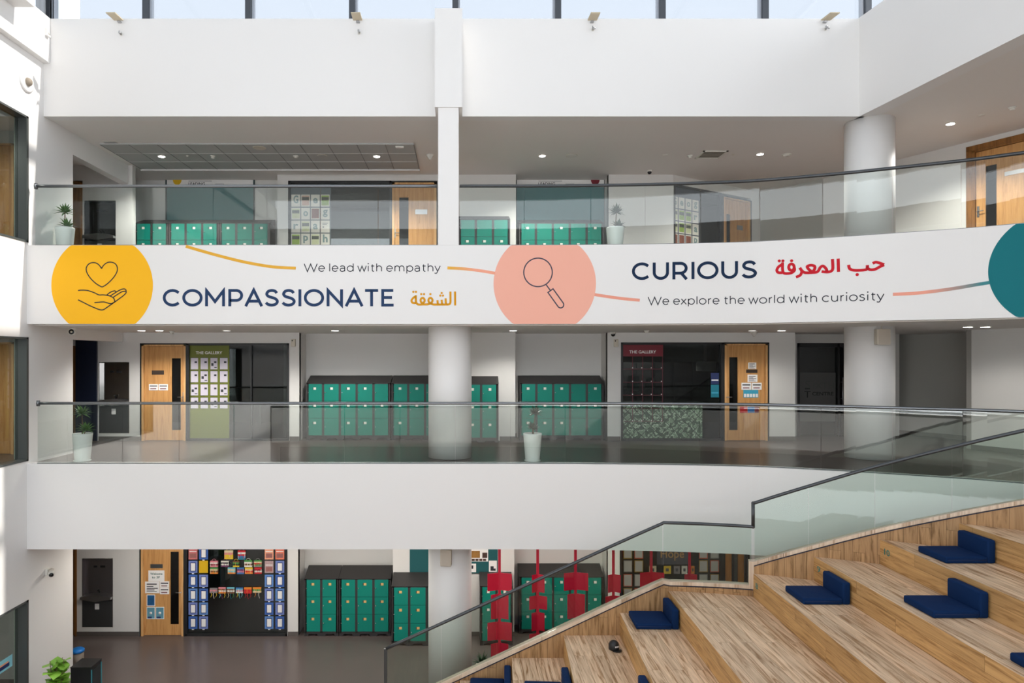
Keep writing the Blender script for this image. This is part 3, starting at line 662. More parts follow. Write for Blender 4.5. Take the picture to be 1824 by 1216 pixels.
# ================================================================ stepped seating with its parapet and rail
RS = .365
KP = [(-2.4, 10.95), (-1, 10.95), (1.5, 10.95), (3.2, 10.945), (4.0, 10.83), (4.62, 10.67), (5.41, 10.34), (6.19, 9.96), (6.98, 9.45), (7.55, 9.02), (8.4, 8.3), (10.2, 6.6)]
PP = Path(KP, 220)
XK = {1: -1.70, 2: -.86, 3: -.02, 4: .82, 5: 1.66, 6: 2.575, 7: 3.357, 8: 4.62, 9: 5.41, 10: 6.19, 11: 6.98, 12: 7.80}
LEAN = {1: .06, 2: .06, 3: .06, 4: .06, 5: .06, 6: .055, 7: .03, 8: .045, 9: .015, 10: .005, 11: 0, 12: 0, 13: 0}
XK[13] = 10.0
st = struct(empty('floor_stepped_seating'), 'stepped wooden seating rising from the hall to the lower gallery', 'stepped seating')
YN = 3.6
def front_x(k, y): return XK[k] - LEAN[k] * (hermite(KP, XK[k]) - y)
STEP_OBJ = {}
for k in range(1, 13):
    z = RS*k if k < 12 else F1
    u0, u1 = PP.u_x(XK[k]), PP.u_x(XK[k+1]); pl = PP.line(u0, u1, .12, -.001)
    fl = pl[0]; 
    poly = [(front_x(k, YN), YN), (front_x(k+1, YN) + .02, YN)] + [(p.x, p.y) for p in pl[::-1]]
    b = MB(); n = len(poly)
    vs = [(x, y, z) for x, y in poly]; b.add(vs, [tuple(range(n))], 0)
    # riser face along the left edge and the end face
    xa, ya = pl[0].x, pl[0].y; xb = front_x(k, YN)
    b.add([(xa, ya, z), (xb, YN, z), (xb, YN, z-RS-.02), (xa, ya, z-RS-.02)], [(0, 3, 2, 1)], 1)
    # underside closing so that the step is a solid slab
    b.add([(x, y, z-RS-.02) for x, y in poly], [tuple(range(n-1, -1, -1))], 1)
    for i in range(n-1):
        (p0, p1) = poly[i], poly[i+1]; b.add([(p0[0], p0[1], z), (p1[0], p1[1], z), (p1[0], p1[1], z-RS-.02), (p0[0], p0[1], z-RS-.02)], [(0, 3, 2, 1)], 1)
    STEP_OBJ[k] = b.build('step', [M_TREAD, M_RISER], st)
# nosing strips
# parapet top line
def ptop(x):
    if x < 3.29: return EYE - 5.12 + (x + .018) * .4661
    if x < 4.62: return EYE - 3.60 + .02*(x-3.29)
    return EYE - 3.20 + (x - 4.62) / 2.91 * 1.32
def par(u0, u1, off0, off1, za, zb, name, m, step=.1):
    b = MB(); strip(b, PP, u0, u1, off0, off1, za, zb, step); return b.build(name, m, st)
ux = PP.u_x
def topu(u, dz=0): return ptop(PP.at(u).x) + dz
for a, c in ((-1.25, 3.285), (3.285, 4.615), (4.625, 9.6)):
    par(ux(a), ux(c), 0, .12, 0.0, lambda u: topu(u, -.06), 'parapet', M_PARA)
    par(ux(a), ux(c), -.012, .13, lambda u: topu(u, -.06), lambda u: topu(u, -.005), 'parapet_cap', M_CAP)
    par(ux(a), ux(c), -.006, -.0005, lambda u: topu(u, -.082), lambda u: topu(u, -.066), 'navy_strip', M_NAVY)  # thin navy line below the cap
b = MB(); strip(b, PP, ux(4.56), ux(4.63), -.014, .13, ptop(4.6)-.06, ptop(4.63)-.004, .1); b.build('parapet_end_post', M_CAP, st)
# numbers on the risers
for k, s in ((8, '8'), (9, '9'), (10, '10')):
    b = MB(); z = RS*k
    def to(x, y, zz, k=k):   # x = distance from the parapet along the riser
        yy = hermite(KP, XK[k]) - x; return (front_x(k, yy) - .004, yy, zz)
    place_text(b, s, .10, .10 + .065*len(s) + (.03 if len(s) == 1 else 0), z-.19, .085, 0, to=to, bold=.02)
    b.build('step_number', mat('number_teal', srgb(70, 130, 120), .5), STEP_OBJ[k])
# stair balustrade
def rail_z(x):
    if x < 3.27: return EYE - 4.72 + (x + 1.233) / (3.27 + 1.233) * (4.72 - 2.676)
    if x < 4.62: return EYE - 2.66
    return EYE - 2.29 + (x - 4.62) / 2.91 * 1.33
sb = thing('stair_balustrade', 'stepped glass balustrade with dark rail beside the wooden seating', 'railing', (-1.233, 10.97, .9))
inv = Vector(sb.location)
def mv(b): b.v = [(x-inv.x, y-inv.y, z-inv.z) for x, y, z in b.v]; return b
O2 = .05
jx = [-1.22] + [PP.at(PP.u_px(p)).x for p in (786, 885, 985, 1084)] + [3.275]
def gp(xa, xb):
    b = MB(); strip(b, PP, ux(xa)+.003, ux(xb)-.003, O2-.006, O2+.006, lambda u: topu(u, -.004), lambda u: rail_z(PP.at(u).x)-.01, .25); mv(b).build('glass_panel', M_GLASSG, sb)
for a, c in zip(jx, jx[1:]): gp(a, c)
gp(3.285, 4.60)
jx = [4.64] + [PP.at(PP.u_px(p)).x for p in (1440, 1558.7, 1696, 1824)] + [9.3]
for a, c in zip(jx, jx[1:]): gp(a, c)
def rl(ua, ub):
    n = max(2, int((ub-ua)/.25)); return [(PP.at(ua+(ub-ua)*i/n, O2).x, PP.at(ua+(ub-ua)*i/n, O2).y, rail_z(PP.at(ua+(ub-ua)*i/n).x)) for i in range(n+1)]
pts = []
for xa, xb in ((-1.233, 3.27), (3.29, 4.61)):
    pts += rl(ux(xa), ux(xb))
q = PP.at(ux(4.622), O2); pts += [(q.x, q.y, rail_z(4.6)), (q.x, q.y, rail_z(4.63))]
pts += rl(ux(4.66), ux(9.3))
b = MB(); 
for a, c in zip(pts, pts[1:]): pass
cut = [i for i in range(len(pts)) if abs(pts[i][0]-PP.at(ux(4.622), O2).x) < 1e-6]
b.tube(pts[:cut[0]+1], .026, 10); b.tube([pts[cut[0]], pts[cut[1]]], .027, 10); b.tube(pts[cut[1]:], .026, 10)
b.ball(pts[cut[0]], .029); b.ball(pts[cut[1]], .029)
mv(b).build('handrail', M_RAILD, sb)
b = MB(); q = PP.at(ux(-1.233), O2); b.box(q.x-.03, q.x+.02, q.y-.02, q.y+.02, .005, rail_z(-1.233)); mv(b).build('end_post', M_RAILD, sb)
# ================================================================ printed graphics on the upper band
def onband(u, z, off=-.003):
    p = FP.at(u, off); return (p.x, p.y, z)
def px_uz(px, py):
    u = FP.u_px(px); d = FP.at(u).y; return (u, sz(py, d))
def arc(cx, cy, rx, ry, a0, a1, n=18):
    return [(cx + rx*cos(radians(a0+(a1-a0)*i/n)), cy + ry*sin(radians(a0+(a1-a0)*i/n))) for i in range(n+1)]
def ribbon(mb, pts, w, to, m=0, round_ends=False):
    P = [Vector(p) for p in pts]; Q = [P[0]]
    for p in P[1:]:
        n = max(1, int((p-Q[-1]).length / .06)); a = Q[-1].copy()
        for i in range(1, n+1): Q.append(a + (p-a)*i/n)
    P = [Q[0]] + [q for i, q in enumerate(Q[1:]) if (q - Q[i]).length > 1e-6]
    closed = (P[0]-P[-1]).length < 1e-5 and len(P) > 3
    if closed: P = P[:-1]
    n = len(P); vs = []
    for i, p in enumerate(P):
        a = P[i-1] if (i > 0 or closed) else None; c = P[(i+1) % n] if (i < n-1 or closed) else None
        t0 = (p-a).normalized() if a is not None else None; t1 = (c-p).normalized() if c is not None else None
        t0 = t0 or t1; t1 = t1 or t0
        nn = Vector((-(t0.y+t1.y), t0.x+t1.x))
        if nn.length < 1e-3: nn = Vector((-t0.y, t0.x)); k = 1
        else:
            nn.normalize(); k = 1/max(.38, nn.dot(Vector((-t0.y, t0.x))))
        vs += [p + nn*w/2*k, p - nn*w/2*k]
    fs = [(2*i, 2*i+1, (2*i+3) % (2*n), (2*i+2) % (2*n)) for i in range(n if closed else n-1)]
    mb.add([to(v.x, v.y) for v in vs], fs, m)
def dot(mb, x, y, r, to, m=0):
    c = arc(x, y, r, r, 0, 342, 19); mb.add([to(*p) for p in c], [tuple(range(len(c)))], m)
def spl(pts, n=6):
    out = []; P = [Vector(p) for p in pts]
    for i in range(len(P)-1):
        a, b, c, d = P[max(i-1, 0)], P[i], P[i+1], P[min(i+2, len(P)-1)]
        for k in range(n):
            t = k/n; q = .5*((2*b) + (c-a)*t + (2*a-5*b+4*c-d)*t*t + (3*b-a-3*c+d)*t**3); out.append((q.x, q.y))
    return out + [tuple(P[-1])]
# stroke alphabet, capital height 1: name -> (width, strokes)
S_BIG = spl([(.70, .82), (.60, .95), (.40, 1.0), (.18, .94), (.08, .76), (.18, .60), (.40, .52), (.62, .43), (.74, .26), (.64, .07), (.40, 0), (.16, .05), (.03, .17)], 4)
G = {
 'C': (.93, [arc(.52, .5, .52, .5, 43, 317)]), 'O': (1.08, [arc(.54, .5, .54, .5, 0, 360, 36)]),
 'M': (1.06, [[(0, -.08), (0, 1), (.53, .24), (1.06, 1), (1.06, -.08)]]), 'P': (.76, [[(0, -.08), (0, 1), (.40, 1)] + arc(.40, .66, .34, .34, 90, -90) + [(0, .32)]]),
 'A': (1.0, [[(0, -.08), (.5, 1.03), (1.0, -.08)], [(.2, .27), (.8, .27)]]), 'S': (.76, [S_BIG]), 'I': (.0, [[(0, -.08), (0, 1.08)]]),
 'N': (.84, [[(0, -.08), (0, 1.0), (.84, 0), (.84, 1.08)]]), 'T': (.82, [[(0, 1), (.82, 1)], [(.41, 1), (.41, -.08)]]), 'E': (.62, [[(.66, 1), (0, 1), (0, 0), (.68, 0)], [(0, .52), (.58, .52)]]),
 'U': (.80, [[(0, 1.08), (0, .42)] + arc(.40, .40, .40, .40, 180, 360) + [(.80, 1.08)]]), 'R': (.80, [[(0, -.08), (0, 1), (.40, 1)] + arc(.40, .67, .33, .33, 90, -90) + [(0, .34)], [(.44, .34), (.76, -.08)]]),
 'W': (1.5, [[(0, 1.03), (.38, -.03), (.75, 1.0), (1.12, -.03), (1.5, 1.03)]]),
 'e': (.68, [[(.02, .37), (.66, .37)] + arc(.34, .37, .33, .37, 2, 318)]), 'l': (0, [[(0, 0), (0, 1.06)]]), 'i': (0, [[(0, 0), (0, .74)]]),
 'a': (.56, [spl([(.04, .62), (.14, .71), (.30, .74), (.48, .67), (.54, .50)]) + [(.54, 0)], [(.54, .43), (.26, .43)] + arc(.24, .215, .22, .215, 90, 270) + spl([(.26, 0), (.44, .05), (.54, .22)])]),
 'd': (.68, [arc(.34, .37, .34, .37, 0, 360, 28), [(.68, 0), (.68, 1.06)]]), 'w': (.98, [[(0, .75), (.25, 0), (.49, .72), (.73, 0), (.98, .75)]]),
 't': (.36, [[(.13, .94), (.13, .18)] + arc(.30, .18, .17, .18, 180, 280, 8), [(0, .72), (.36, .72)]]), 'h': (.56, [[(0, 0), (0, 1.06)], [(0, .42)] + arc(.28, .44, .28, .30, 180, 0, 14) + [(.56, 0)]]),
 'm': (1.04, [[(0, 0), (0, .74)], [(0, .44)] + arc(.26, .46, .26, .28, 180, 0, 12) + [(.52, 0)], [(.52, .46)] + arc(.78, .46, .26, .28, 180, 0, 12) + [(1.04, 0)]]),
 'p': (.68, [arc(.34, .37, .34, .37, 0, 360, 28), [(0, -.28), (0, .74)]]), 'y': (.62, [[(0, .74), (.31, .02)], [(.62, .74), (.26, -.12)] + spl([(.26, -.12), (.18, -.25), (.04, -.25), (-.03, -.2)])]),
 'x': (.58, [[(0, 0), (.56, .74)], [(.58, 0), (.02, .74)]]), 'o': (.72, [arc(.36, .37, .36, .37, 0, 360, 28)]), 'r': (.32, [[(0, 0), (0, .74)], [(0, .42)] + arc(.30, .42, .30, .32, 180, 92, 8)]),
 'c': (.62, [arc(.36, .37, .36, .37, 48, 312)]), 'u': (.56, [[(0, .74), (0, .30)] + arc(.28, .30, .28, .30, 180, 360, 14) + [(.56, .74)], [(.56, .3), (.56, 0)]]),
 's': (.48, [spl([(.44, .64), (.34, .72), (.2, .74), (.06, .67), (.04, .54), (.2, .41), (.36, .34), (.46, .2), (.38, .05), (.22, 0), (.08, .03), (0, .1)], 4)]),
}
def bearing(ch, side):
    if ch in 'AWTywx' or (ch == 'r' and side): return .01
    if ch in 'CSOeocsa' or (ch == 'd' and not side) or (ch in 'pPREt' and side): return .065 if not (ch == 'a' and side) else .11
    return .115
def write(s, u0, u1, zb, cap, wt, name, label, cat, m, track=.27, space=.30):
    """strokes laid on the band; wt is stroke weight as a fraction of cap"""
    x = 0; items = []; first = True
    for ch in s:
        if ch == ' ': x += space; continue
        w, st = G[ch]
        if not first: x += bearing(ch, 0)
        items.append((x, st, ch)); end = x + w; x = end + bearing(ch, 1) + track; first = False
    x = end
    kx = ((u1-u0) - wt*cap) / x; kz = cap*(1-wt)
    b = MB()
    for i, (x0, st, ch) in enumerate(items):
        to = lambda x, z: onband(x, z, -.003)
        for line in st: ribbon(b, [(u0 + wt*cap/2 + (x0+p[0])*kx, zb + cap*wt/2 + p[1]*kz) for p in line], wt*cap, to)
        if ch == 'i': dot(b, u0 + wt*cap/2 + x0*kx, zb + cap*.98, wt*cap*.72, to)
    o = b.build(name, m); return tag(o, label, cat)
INKN = mat('print_navy', srgb(36, 60, 96), .5, spec=.15); INKG = mat('print_grey', srgb(44, 48, 56), .5, spec=.15)
def seg(pxa, pxb): return FP.u_px(pxa), FP.u_px(pxb)
write('COMPASSIONATE', *seg(290, 702), sz(545.8, 12), .312, .165, 'wall_lettering', 'large navy word COMPASSIONATE on the white band', 'lettering', INKN, .155)
write('CURIOUS', *seg(1125.5, 1349), sz(497.6, 11.82), .312, .165, 'wall_lettering', 'large navy word CURIOUS on the white band', 'lettering', mat('print_navy_dark', srgb(16, 40, 70), .5, spec=.15), .155)
write('We lead with empathy', *seg(541, 785), sz(484, 12), .148, .105, 'wall_lettering', 'thin grey line We lead with empathy on the band', 'lettering', INKG, .10, .30)
write('We explore the world with curiosity', *seg(1153.5, 1575.5), sz(542.6, 11.83), .146, .105, 'wall_lettering', 'thin grey line We explore the world with curiosity', 'lettering', INKG, .10, .30)
def pxl(pts, zoom, ox, oy): return [px_uz(ox + x/zoom, oy + y/zoom) for x, y in pts]
def to_b(u, z): return onband(u, z, -.0035)
# Arabic words
b = MB(); z_, ox, oy, w = 13.03, 700, 500, .037
P = lambda pts: pxl(pts, z_, ox, oy)
ribbon(b, P([(1440, 248), (1443, 572)]), w, to_b)
ribbon(b, P(spl([(1333, 250), (1334, 400), (1332, 500), (1312, 540), (1270, 550)])), w, to_b)
for x, t in ((1222, 405), (1130, 440), (1032, 448)): ribbon(b, P([(x, t), (x + 4, 500), (x + 14, 550)]), w, to_b)
ribbon(b, P(spl([(1275, 550), (1180, 550), (1090, 550), (1000, 550), (935, 548), (870, 530), (800, 546), (690, 548), (620, 552), (575, 545), (540, 505), (530, 440), (530, 335)])), w, to_b)
for cx in (870, 688): ribbon(b, P(arc(cx, 455, 47, 58, 0, 360, 24)), w, to_b)
ribbon(b, P(spl([(530, 362), (480, 388), (432, 450), (445, 500), (490, 515), (532, 512)])), w, to_b)
for x, y in ((472, 255), (533, 255), (655, 308), (722, 308), (868, 308), (1130, 285), (1098, 342), (1160, 342)):
    u, v = px_uz(ox + x/z_, oy + y/z_); dot(b, u, v, .0195, to_b)
tag(b.build('wall_lettering', mat('print_gold', srgb(212, 148, 16), .5, spec=.15)), 'gold Arabic word on the white band', 'lettering')
b = MB(); z_, ox, oy, w = 7.6, 1360, 440, .046
P = lambda pts: pxl(pts, z_, ox, oy)
ribbon(b, P([(1010, 155), (1015, 335)]), w, to_b)
ribbon(b, P(spl([(1478, 222), (1515, 204), (1560, 212), (1632, 238)])), w, to_b); ribbon(b, P(spl([(1632, 240), (1570, 268), (1510, 300), (1450, 306), (1415, 290), (1400, 262)])), w, to_b)
ribbon(b, P(spl([(1405, 243), (1405, 280), (1385, 305), (1300, 314), (1215, 312), (1165, 290), (1152, 240)])), w, to_b)
ribbon(b, P(spl([(933, 160), (938, 280), (922, 320), (880, 336), (830, 336), (785, 330)])), w, to_b)
ribbon(b, P(spl([(862, 335), (845, 290), (805, 256), (768, 275), (748, 312), (720, 338), (660, 345), (600, 348)])), w, to_b)
ribbon(b, P(spl([(655, 345), (690, 300), (690, 258), (640, 245), (592, 262), (612, 300), (650, 330)])), w, to_b)
ribbon(b, P(spl([(610, 348), (555, 344), (520, 320), (490, 278)])), w, to_b); ribbon(b, P(spl([(515, 310), (516, 345), (490, 385), (438, 405)])), w, to_b)
ribbon(b, P(arc(378, 272, 37, 44, 0, 360, 24)), w, to_b)
ribbon(b, P(spl([(415, 275), (418, 315), (380, 348), (320, 357), (275, 350), (258, 310), (257, 208)])), w, to_b)
ribbon(b, P(spl([(257, 232), (205, 265), (180, 312), (200, 344), (255, 346)])), w, to_b)
for x, y in ((213, 187), (262, 187), (380, 185), (1268, 372)):
    u, v = px_uz(ox + x/z_, oy + y/z_); dot(b, u, v, .025, to_b)
tag(b.build('wall_lettering', mat('print_red', srgb(200, 24, 40), .5, spec=.15)), 'red Arabic words on the white band', 'lettering')
# big discs, cut off by the edges of the band
def disc(uc, zc, r, name, label, m):
    b = MB(); n = 64; zl, zh = C1 + .017, F2 - .002; vs = []; umax = UE
    for i in range(n+1):
        u = uc + r*cos(pi - pi*i/n); h = sqrt(max(0, r*r - (u-uc)**2)); u = min(u, umax)
        vs += [onband(u, max(zc-h, zl), -.002), onband(u, min(zc+h, zh), -.002)]
    b.add(vs, [(2*i, 2*i+2, 2*i+3, 2*i+1) for i in range(n)])
    return tag(b.build(name, m), label, 'wall graphic')
def grad(name, c0, c1, axis, a, b_):
    m = bpy.data.materials.new(name); m.use_nodes = True; nt = m.node_tree; N = nt.nodes.new; L = nt.links.new
    tc = N('ShaderNodeTexCoord'); sp = N('ShaderNodeSeparateXYZ'); L(tc.outputs['Object'], sp.inputs[0])
    mr = N('ShaderNodeMapRange'); mr.inputs['From Min'].default_value = a; mr.inputs['From Max'].default_value = b_; L(sp.outputs[axis], mr.inputs['Value'])
    mx = N('ShaderNodeMix'); mx.data_type = 'RGBA'; mx.inputs['A'].default_value = c0; mx.inputs['B'].default_value = c1
    L(mr.outputs['Result'], mx.inputs['Factor']); L(mx.outputs['Result'], nt.nodes['Principled BSDF'].inputs['Base Color']); return m
u, z = px_uz(182, 508); d1 = disc(u, z, .905, 'printed_disc', 'large yellow disc with a heart above an open hand', mat('print_yellow', srgb(250, 186, 30), .5, spec=.2))
b = MB(); P = lambda pts: pxl(pts, 10.136, 120, 440); w = .019
ribbon(b, P(spl([(620, 388), (580, 330), (530, 292), (475, 280), (420, 288), (375, 318), (345, 370), (345, 425), (365, 480), (410, 550), (470, 615), (540, 672), (627, 722)], 4)), w, to_b)
ribbon(b, P(spl([(627, 722), (700, 680), (780, 610), (850, 530), (895, 450), (905, 390), (890, 330), (850, 290), (790, 272), (730, 278), (675, 310), (640, 350), (620, 388)], 4)), w, to_b)
b.build('heart_icon', INKG, d1)
b = MB()
for pts in ([(195, 783), (250, 777), (320, 778), (380, 787), (440, 805), (500, 828), (570, 862), (640, 862), (710, 868), (770, 882), (825, 910), (850, 945), (858, 990)],
            [(195, 950), (300, 1003), (420, 1063), (520, 1105), (590, 1130), (650, 1130), (720, 1085), (800, 1030), (858, 990), (940, 930), (1020, 870), (1060, 825), (1060, 780), (1040, 757), (1000, 757), (940, 780), (880, 815), (775, 882)],
            [(830, 905), (920, 845), (990, 805), (1060, 795)], [(710, 868), (770, 820), (820, 798), (860, 790), (880, 808)], [(490, 1003), (560, 996), (660, 990), (740, 1012), (800, 1018), (858, 990)]):
    ribbon(b, P(spl(pts, 4)), w, to_b)
b.build('hand_icon', INKG, d1)
u, z = px_uz(970, 505); d2 = disc(u, z, .908, 'printed_disc', 'large peach disc with a magnifying glass outline', mat('print_peach', srgb(240, 176, 156), .5, spec=.2))
b = MB(); w = .021; I2 = mat('print_ink', srgb(44, 40, 62), .5)
ribbon(b, [px_uz(*p) for p in arc(958.3, 485, 25.4, 25.4, 0, 360, 40)], w, to_b); ribbon(b, [px_uz(*p) for p in ((972.5, 506.5), (980.5, 517.5))], w, to_b)
A, D, N_ = Vector((980.5, 517.5)), Vector((.584, .812)), Vector((.812, -.584))*5.6
e = A + D*31; end = [tuple(e + N_*cos(radians(t)) + D*5.6*sin(radians(t))) for t in range(0, 181, 20)]
ribbon(b, [px_uz(*p) for p in [tuple(A - N_), tuple(A + N_)] + end + [tuple(A - N_)]], w, to_b)
b.build('magnifier_icon', I2, d2)
uL, z = px_uz(1760, 484); d3 = disc(uL + .90, sz(484, FP.at(uL).y), .90, 'printed_disc', 'teal disc at the right end of the band', mat('print_teal', srgb(10, 112, 120), .5, spec=.15))
# swooping lines
def swoop(pts, label, m):
    b = MB(); ribbon(b, [px_uz(*p) for p in spl(pts, 6)], .052, to_b); tag(b.build('printed_line', m), label, 'wall graphic')
swoop([(331, 438.6), (365, 448.5), (400, 458), (440, 467.5), (485, 475), (527, 477.5)], 'orange swoop leading to We lead with empathy', mat('print_orange', srgb(226, 168, 30), .5))
swoop([(797, 477), (825, 478.5), (855, 482), (882, 486.5)], 'short line fading from orange to peach', grad('print_orange_peach', srgb(226, 168, 30), srgb(238, 160, 130), 0, -.2, .25))
swoop([(1059, 524.5), (1085, 528.5), (1112, 532), (1139.5, 534.5)], 'short peach line right of the peach disc', mat('print_peach_line', srgb(232, 152, 128), .5))
swoop([(1590.5, 524), (1625, 522.5), (1660, 519), (1700, 513.5), (1735, 507.5), (1763, 503)], 'line fading from peach to teal', grad('print_peach_teal', srgb(236, 156, 132), srgb(24, 122, 128), 0, 7.35, 8.0))
# ================================================================ flat sheets on a wall plane
def sheet(name, label, cat, px0, py0, px1, py1, d, m, group=None, th=.004, gap=.002):
    x0, x1, z0, z1 = sx(px0, d), sx(px1, d), sz(py1, d), sz(py0, d)
    o = empty(name, (x0, d - gap - th, z0)); W, H = x1-x0, z1-z0
    COL.objects.unlink(o); bpy.data.objects.remove(o)
    b = MB(); b.box(0, W, 0, th, 0, H); o = b.build(name, m); o.location = (x0, d-gap-th, z0)
    return (tag(o, label, cat, group) if label else o), W, H
def inset(o, name, W, H, f, m, off=.0012):
    """raised flat part: f = (x0,x1,z0,z1) as fractions"""
    b = MB(); b.box(f[0]*W, f[1]*W, -off, -.0002, f[2]*H, f[3]*H); return b.build(name, m, o)
def lines(o, name, W, H, rows, m, x0=.12, x1=.88):
    b = MB()
    for z, t, e in rows: b.box(x0*W, (x0 + (x1-x0)*e)*W, -.001, -.0002, (z-t/2)*H, (z+t/2)*H)
    return b.build(name, m, o)
# ---- ground floor: framed sheets on the black display window
dw = DR + .045
cols = [('outer left column', 336.0, 351.8), ('inner left column', 354.8, 370.6), ('inner right column', 471.7, 487.2), ('outer right column', 490.7, 506.4)]
rows = [(974, 996, 'top row'), (998.2, 1020, 'second row'), (1023, 1044.8, 'third row'), (1047.8, 1069.8, 'fourth row'), (1072.5, 1094.4, 'fifth row'), (1097.3, 1119.4, 'bottom row')]
SPEC = {(0, 0): ('red and white photo sheet', M_PINK), (2, 0): ('coral illustrated sheet', M_CORAL), (3, 0): ('orange and red illustrated sheet', mat('poster_orange', srgb(222, 120, 92), .5, var=.35, bscale=170)), (2, 1): ('grey and pink photo sheet', mat('poster_greypink', srgb(176, 150, 150), .5, var=.35, bscale=190)), (1, 1): ('plain yellow sheet', M_YEL)}
BL = [mat('frame_blue_a', srgb(92, 134, 196), .5, var=.3, bscale=220), mat('frame_blue_b', srgb(110, 128, 190), .5, var=.3, bscale=200), mat('frame_blue_c', srgb(58, 98, 172), .5, var=.35, bscale=180)]
for ci, (cn_, a, c) in enumerate(cols):
    for ri, (t, bt, rn) in enumerate(rows):
        sp_ = SPEC.get((ci, ri))
        if sp_:
            o, W, H = sheet('display_sheet', '%s in the black display window, %s, %s' % (sp_[0], rn, cn_), 'poster', a, t, c, bt, dw, sp_[1], 'sheets on the black display window')
            if ci != 1: inset(o, 'picture', W, H, (.12, .88, .12, .5), mat('poster_dusk', srgb(150, 96, 92), .5, var=.3, bscale=150)); inset(o, 'caption', W, H, (.1, .9, .62, .68), M_PAPER)
        else:
            o, W, H = sheet('framed_sheet', 'blue bordered framed sheet in the black display window, %s, %s' % (rn, cn_), 'poster', a, t, c, bt, dw, BL[(ci*2+ri) % 3], 'sheets on the black display window')
            inset(o, 'mount', W, H, (.2, .82, .12, .86), M_BLUED); inset(o, 'paper', W, H, (.27, .75, .18, .80), M_PAPER, .002)
            b = MB(); b.box(W*.38, W*.62, -.002, 0, -.022, -.004); b.build('clip', M_PAPER, o)
# ---- woven bags hanging in the display window
PAL = dict(yellow=srgb(220, 186, 40), pink=srgb(214, 130, 140), red=srgb(190, 30, 34), white=srgb(226, 222, 212), blue=srgb(52, 110, 170), teal=srgb(30, 118, 140), green=srgb(70, 140, 70), black=srgb(24, 22, 24), orange=srgb(222, 130, 40), brown=srgb(110, 70, 44), purple=srgb(110, 44, 90), cream=srgb(214, 196, 160), cyan=srgb(110, 184, 200), grey=srgb(130, 124, 124), maroon=srgb(120, 26, 40))
def cm(c): return mat('card_' + c, PAL[c], .6)
BAGS = [(400, 416, 979.5, 995, 'cream pink yellow yellow', 'up'), (424, 438, 979.5, 996, 'red white red blue teal', 'up'),
 (374.5, 389, 998, 1009, 'pink white maroon pink', 'tie'), (394, 408.5, 998, 1008.5, 'white black white purple', 'tie'), (415, 427, 998, 1009, 'brown green black yellow', 'tie'), (435.5, 450, 997, 1009, 'green white brown white', 'tie'), (452.5, 467, 997, 1009, 'green cream red green grey', 'tie'),
 (374.5, 389, 1010, 1021, 'green cream brown orange', ''), (406, 420, 1010, 1021, 'cyan cream cyan orange', ''), (422.5, 435.5, 1010, 1021.5, 'blue purple pink blue', ''), (436.5, 451, 1010, 1021, 'yellow cream red orange', ''), (453.5, 467, 1010, 1021, 'red maroon white red', ''),
 (374, 388, 1046.5, 1055, 'grey pink grey', 'yellow white yellow'), (389.5, 403, 1045, 1056, 'pink brown white orange', 'cyan purple yellow'), (404.5, 418.5, 1045, 1056, 'cyan brown white brown', 'cream teal green'), (420.5, 433.5, 1045.5, 1055, 'blue cyan pink white', 'yellow cyan cyan'), (435, 449, 1045, 1056, 'orange red red', 'red red red'), (450.5, 466, 1045, 1054.5, 'orange green cream', 'orange white')]
nm_row = lambda i: 'top pair' if i < 2 else 'second row' if i < 7 else 'third row' if i < 12 else 'tasselled line'
for i, (a, c, t, bt, stripes, extra) in enumerate(BAGS):
    st_ = stripes.split(); W, H = (c-a)*dw/FOC, (bt-t)*dw/FOC
    seen = list(dict.fromkeys(st_))
    o = thing('woven_bag', 'woven paper bag striped %s, black display window, %s, %s from left' % (' '.join(seen[:3]), nm_row(i), ['first', 'second', 'third', 'fourth', 'fifth', 'sixth'][[0, 1, 0, 1, 2, 3, 4, 0, 1, 2, 3, 4, 0, 1, 2, 3, 4, 5][i]]), 'paper bag', (sx(a, dw), dw-.03, sz(bt, dw)), 0, 'woven paper bags')
    b = MB(); n = len(st_)
    for k, s_ in enumerate(st_):
        b.box(.004, W-.004, .002, .024, H*(1-(k+1)/n)+.001, H*(1-k/n)-.001, k)
    for k in range(6): x = W*(k+.5)/6; b.box(x-.004, x+.004, -.002, .002, H*.1 + (k % 2)*H*.12, H*.45 + (k % 3)*H*.15, (k+1) % n)
    b.build('bag_body', [cm(s_) for s_ in st_], o)
    if extra in ('up', 'tie'):
        b = MB(); b.tube([(W*.25, .012, H-.002), (W*.3, .012, H+.03), (W*.5, .012, H+.042), (W*.7, .012, H+.03), (W*.75, .012, H-.002)], .004, 6); b.build('bag_handle', cm(st_[-1]), o)
    elif extra:
        b = MB(); ts = extra.split()
        for k, s_ in enumerate(ts): 
            x = W*(k+.6)/(len(ts)+.2); b.tube([(x, .012, .004), (x + .012*(-1)**k, .012, -.05), (x - .012*(-1)**k, .012, -.10 - .03*(k == 1))], .006, 6, k)
        b.build('tassel', [cm(s_) for s_ in ts], o)
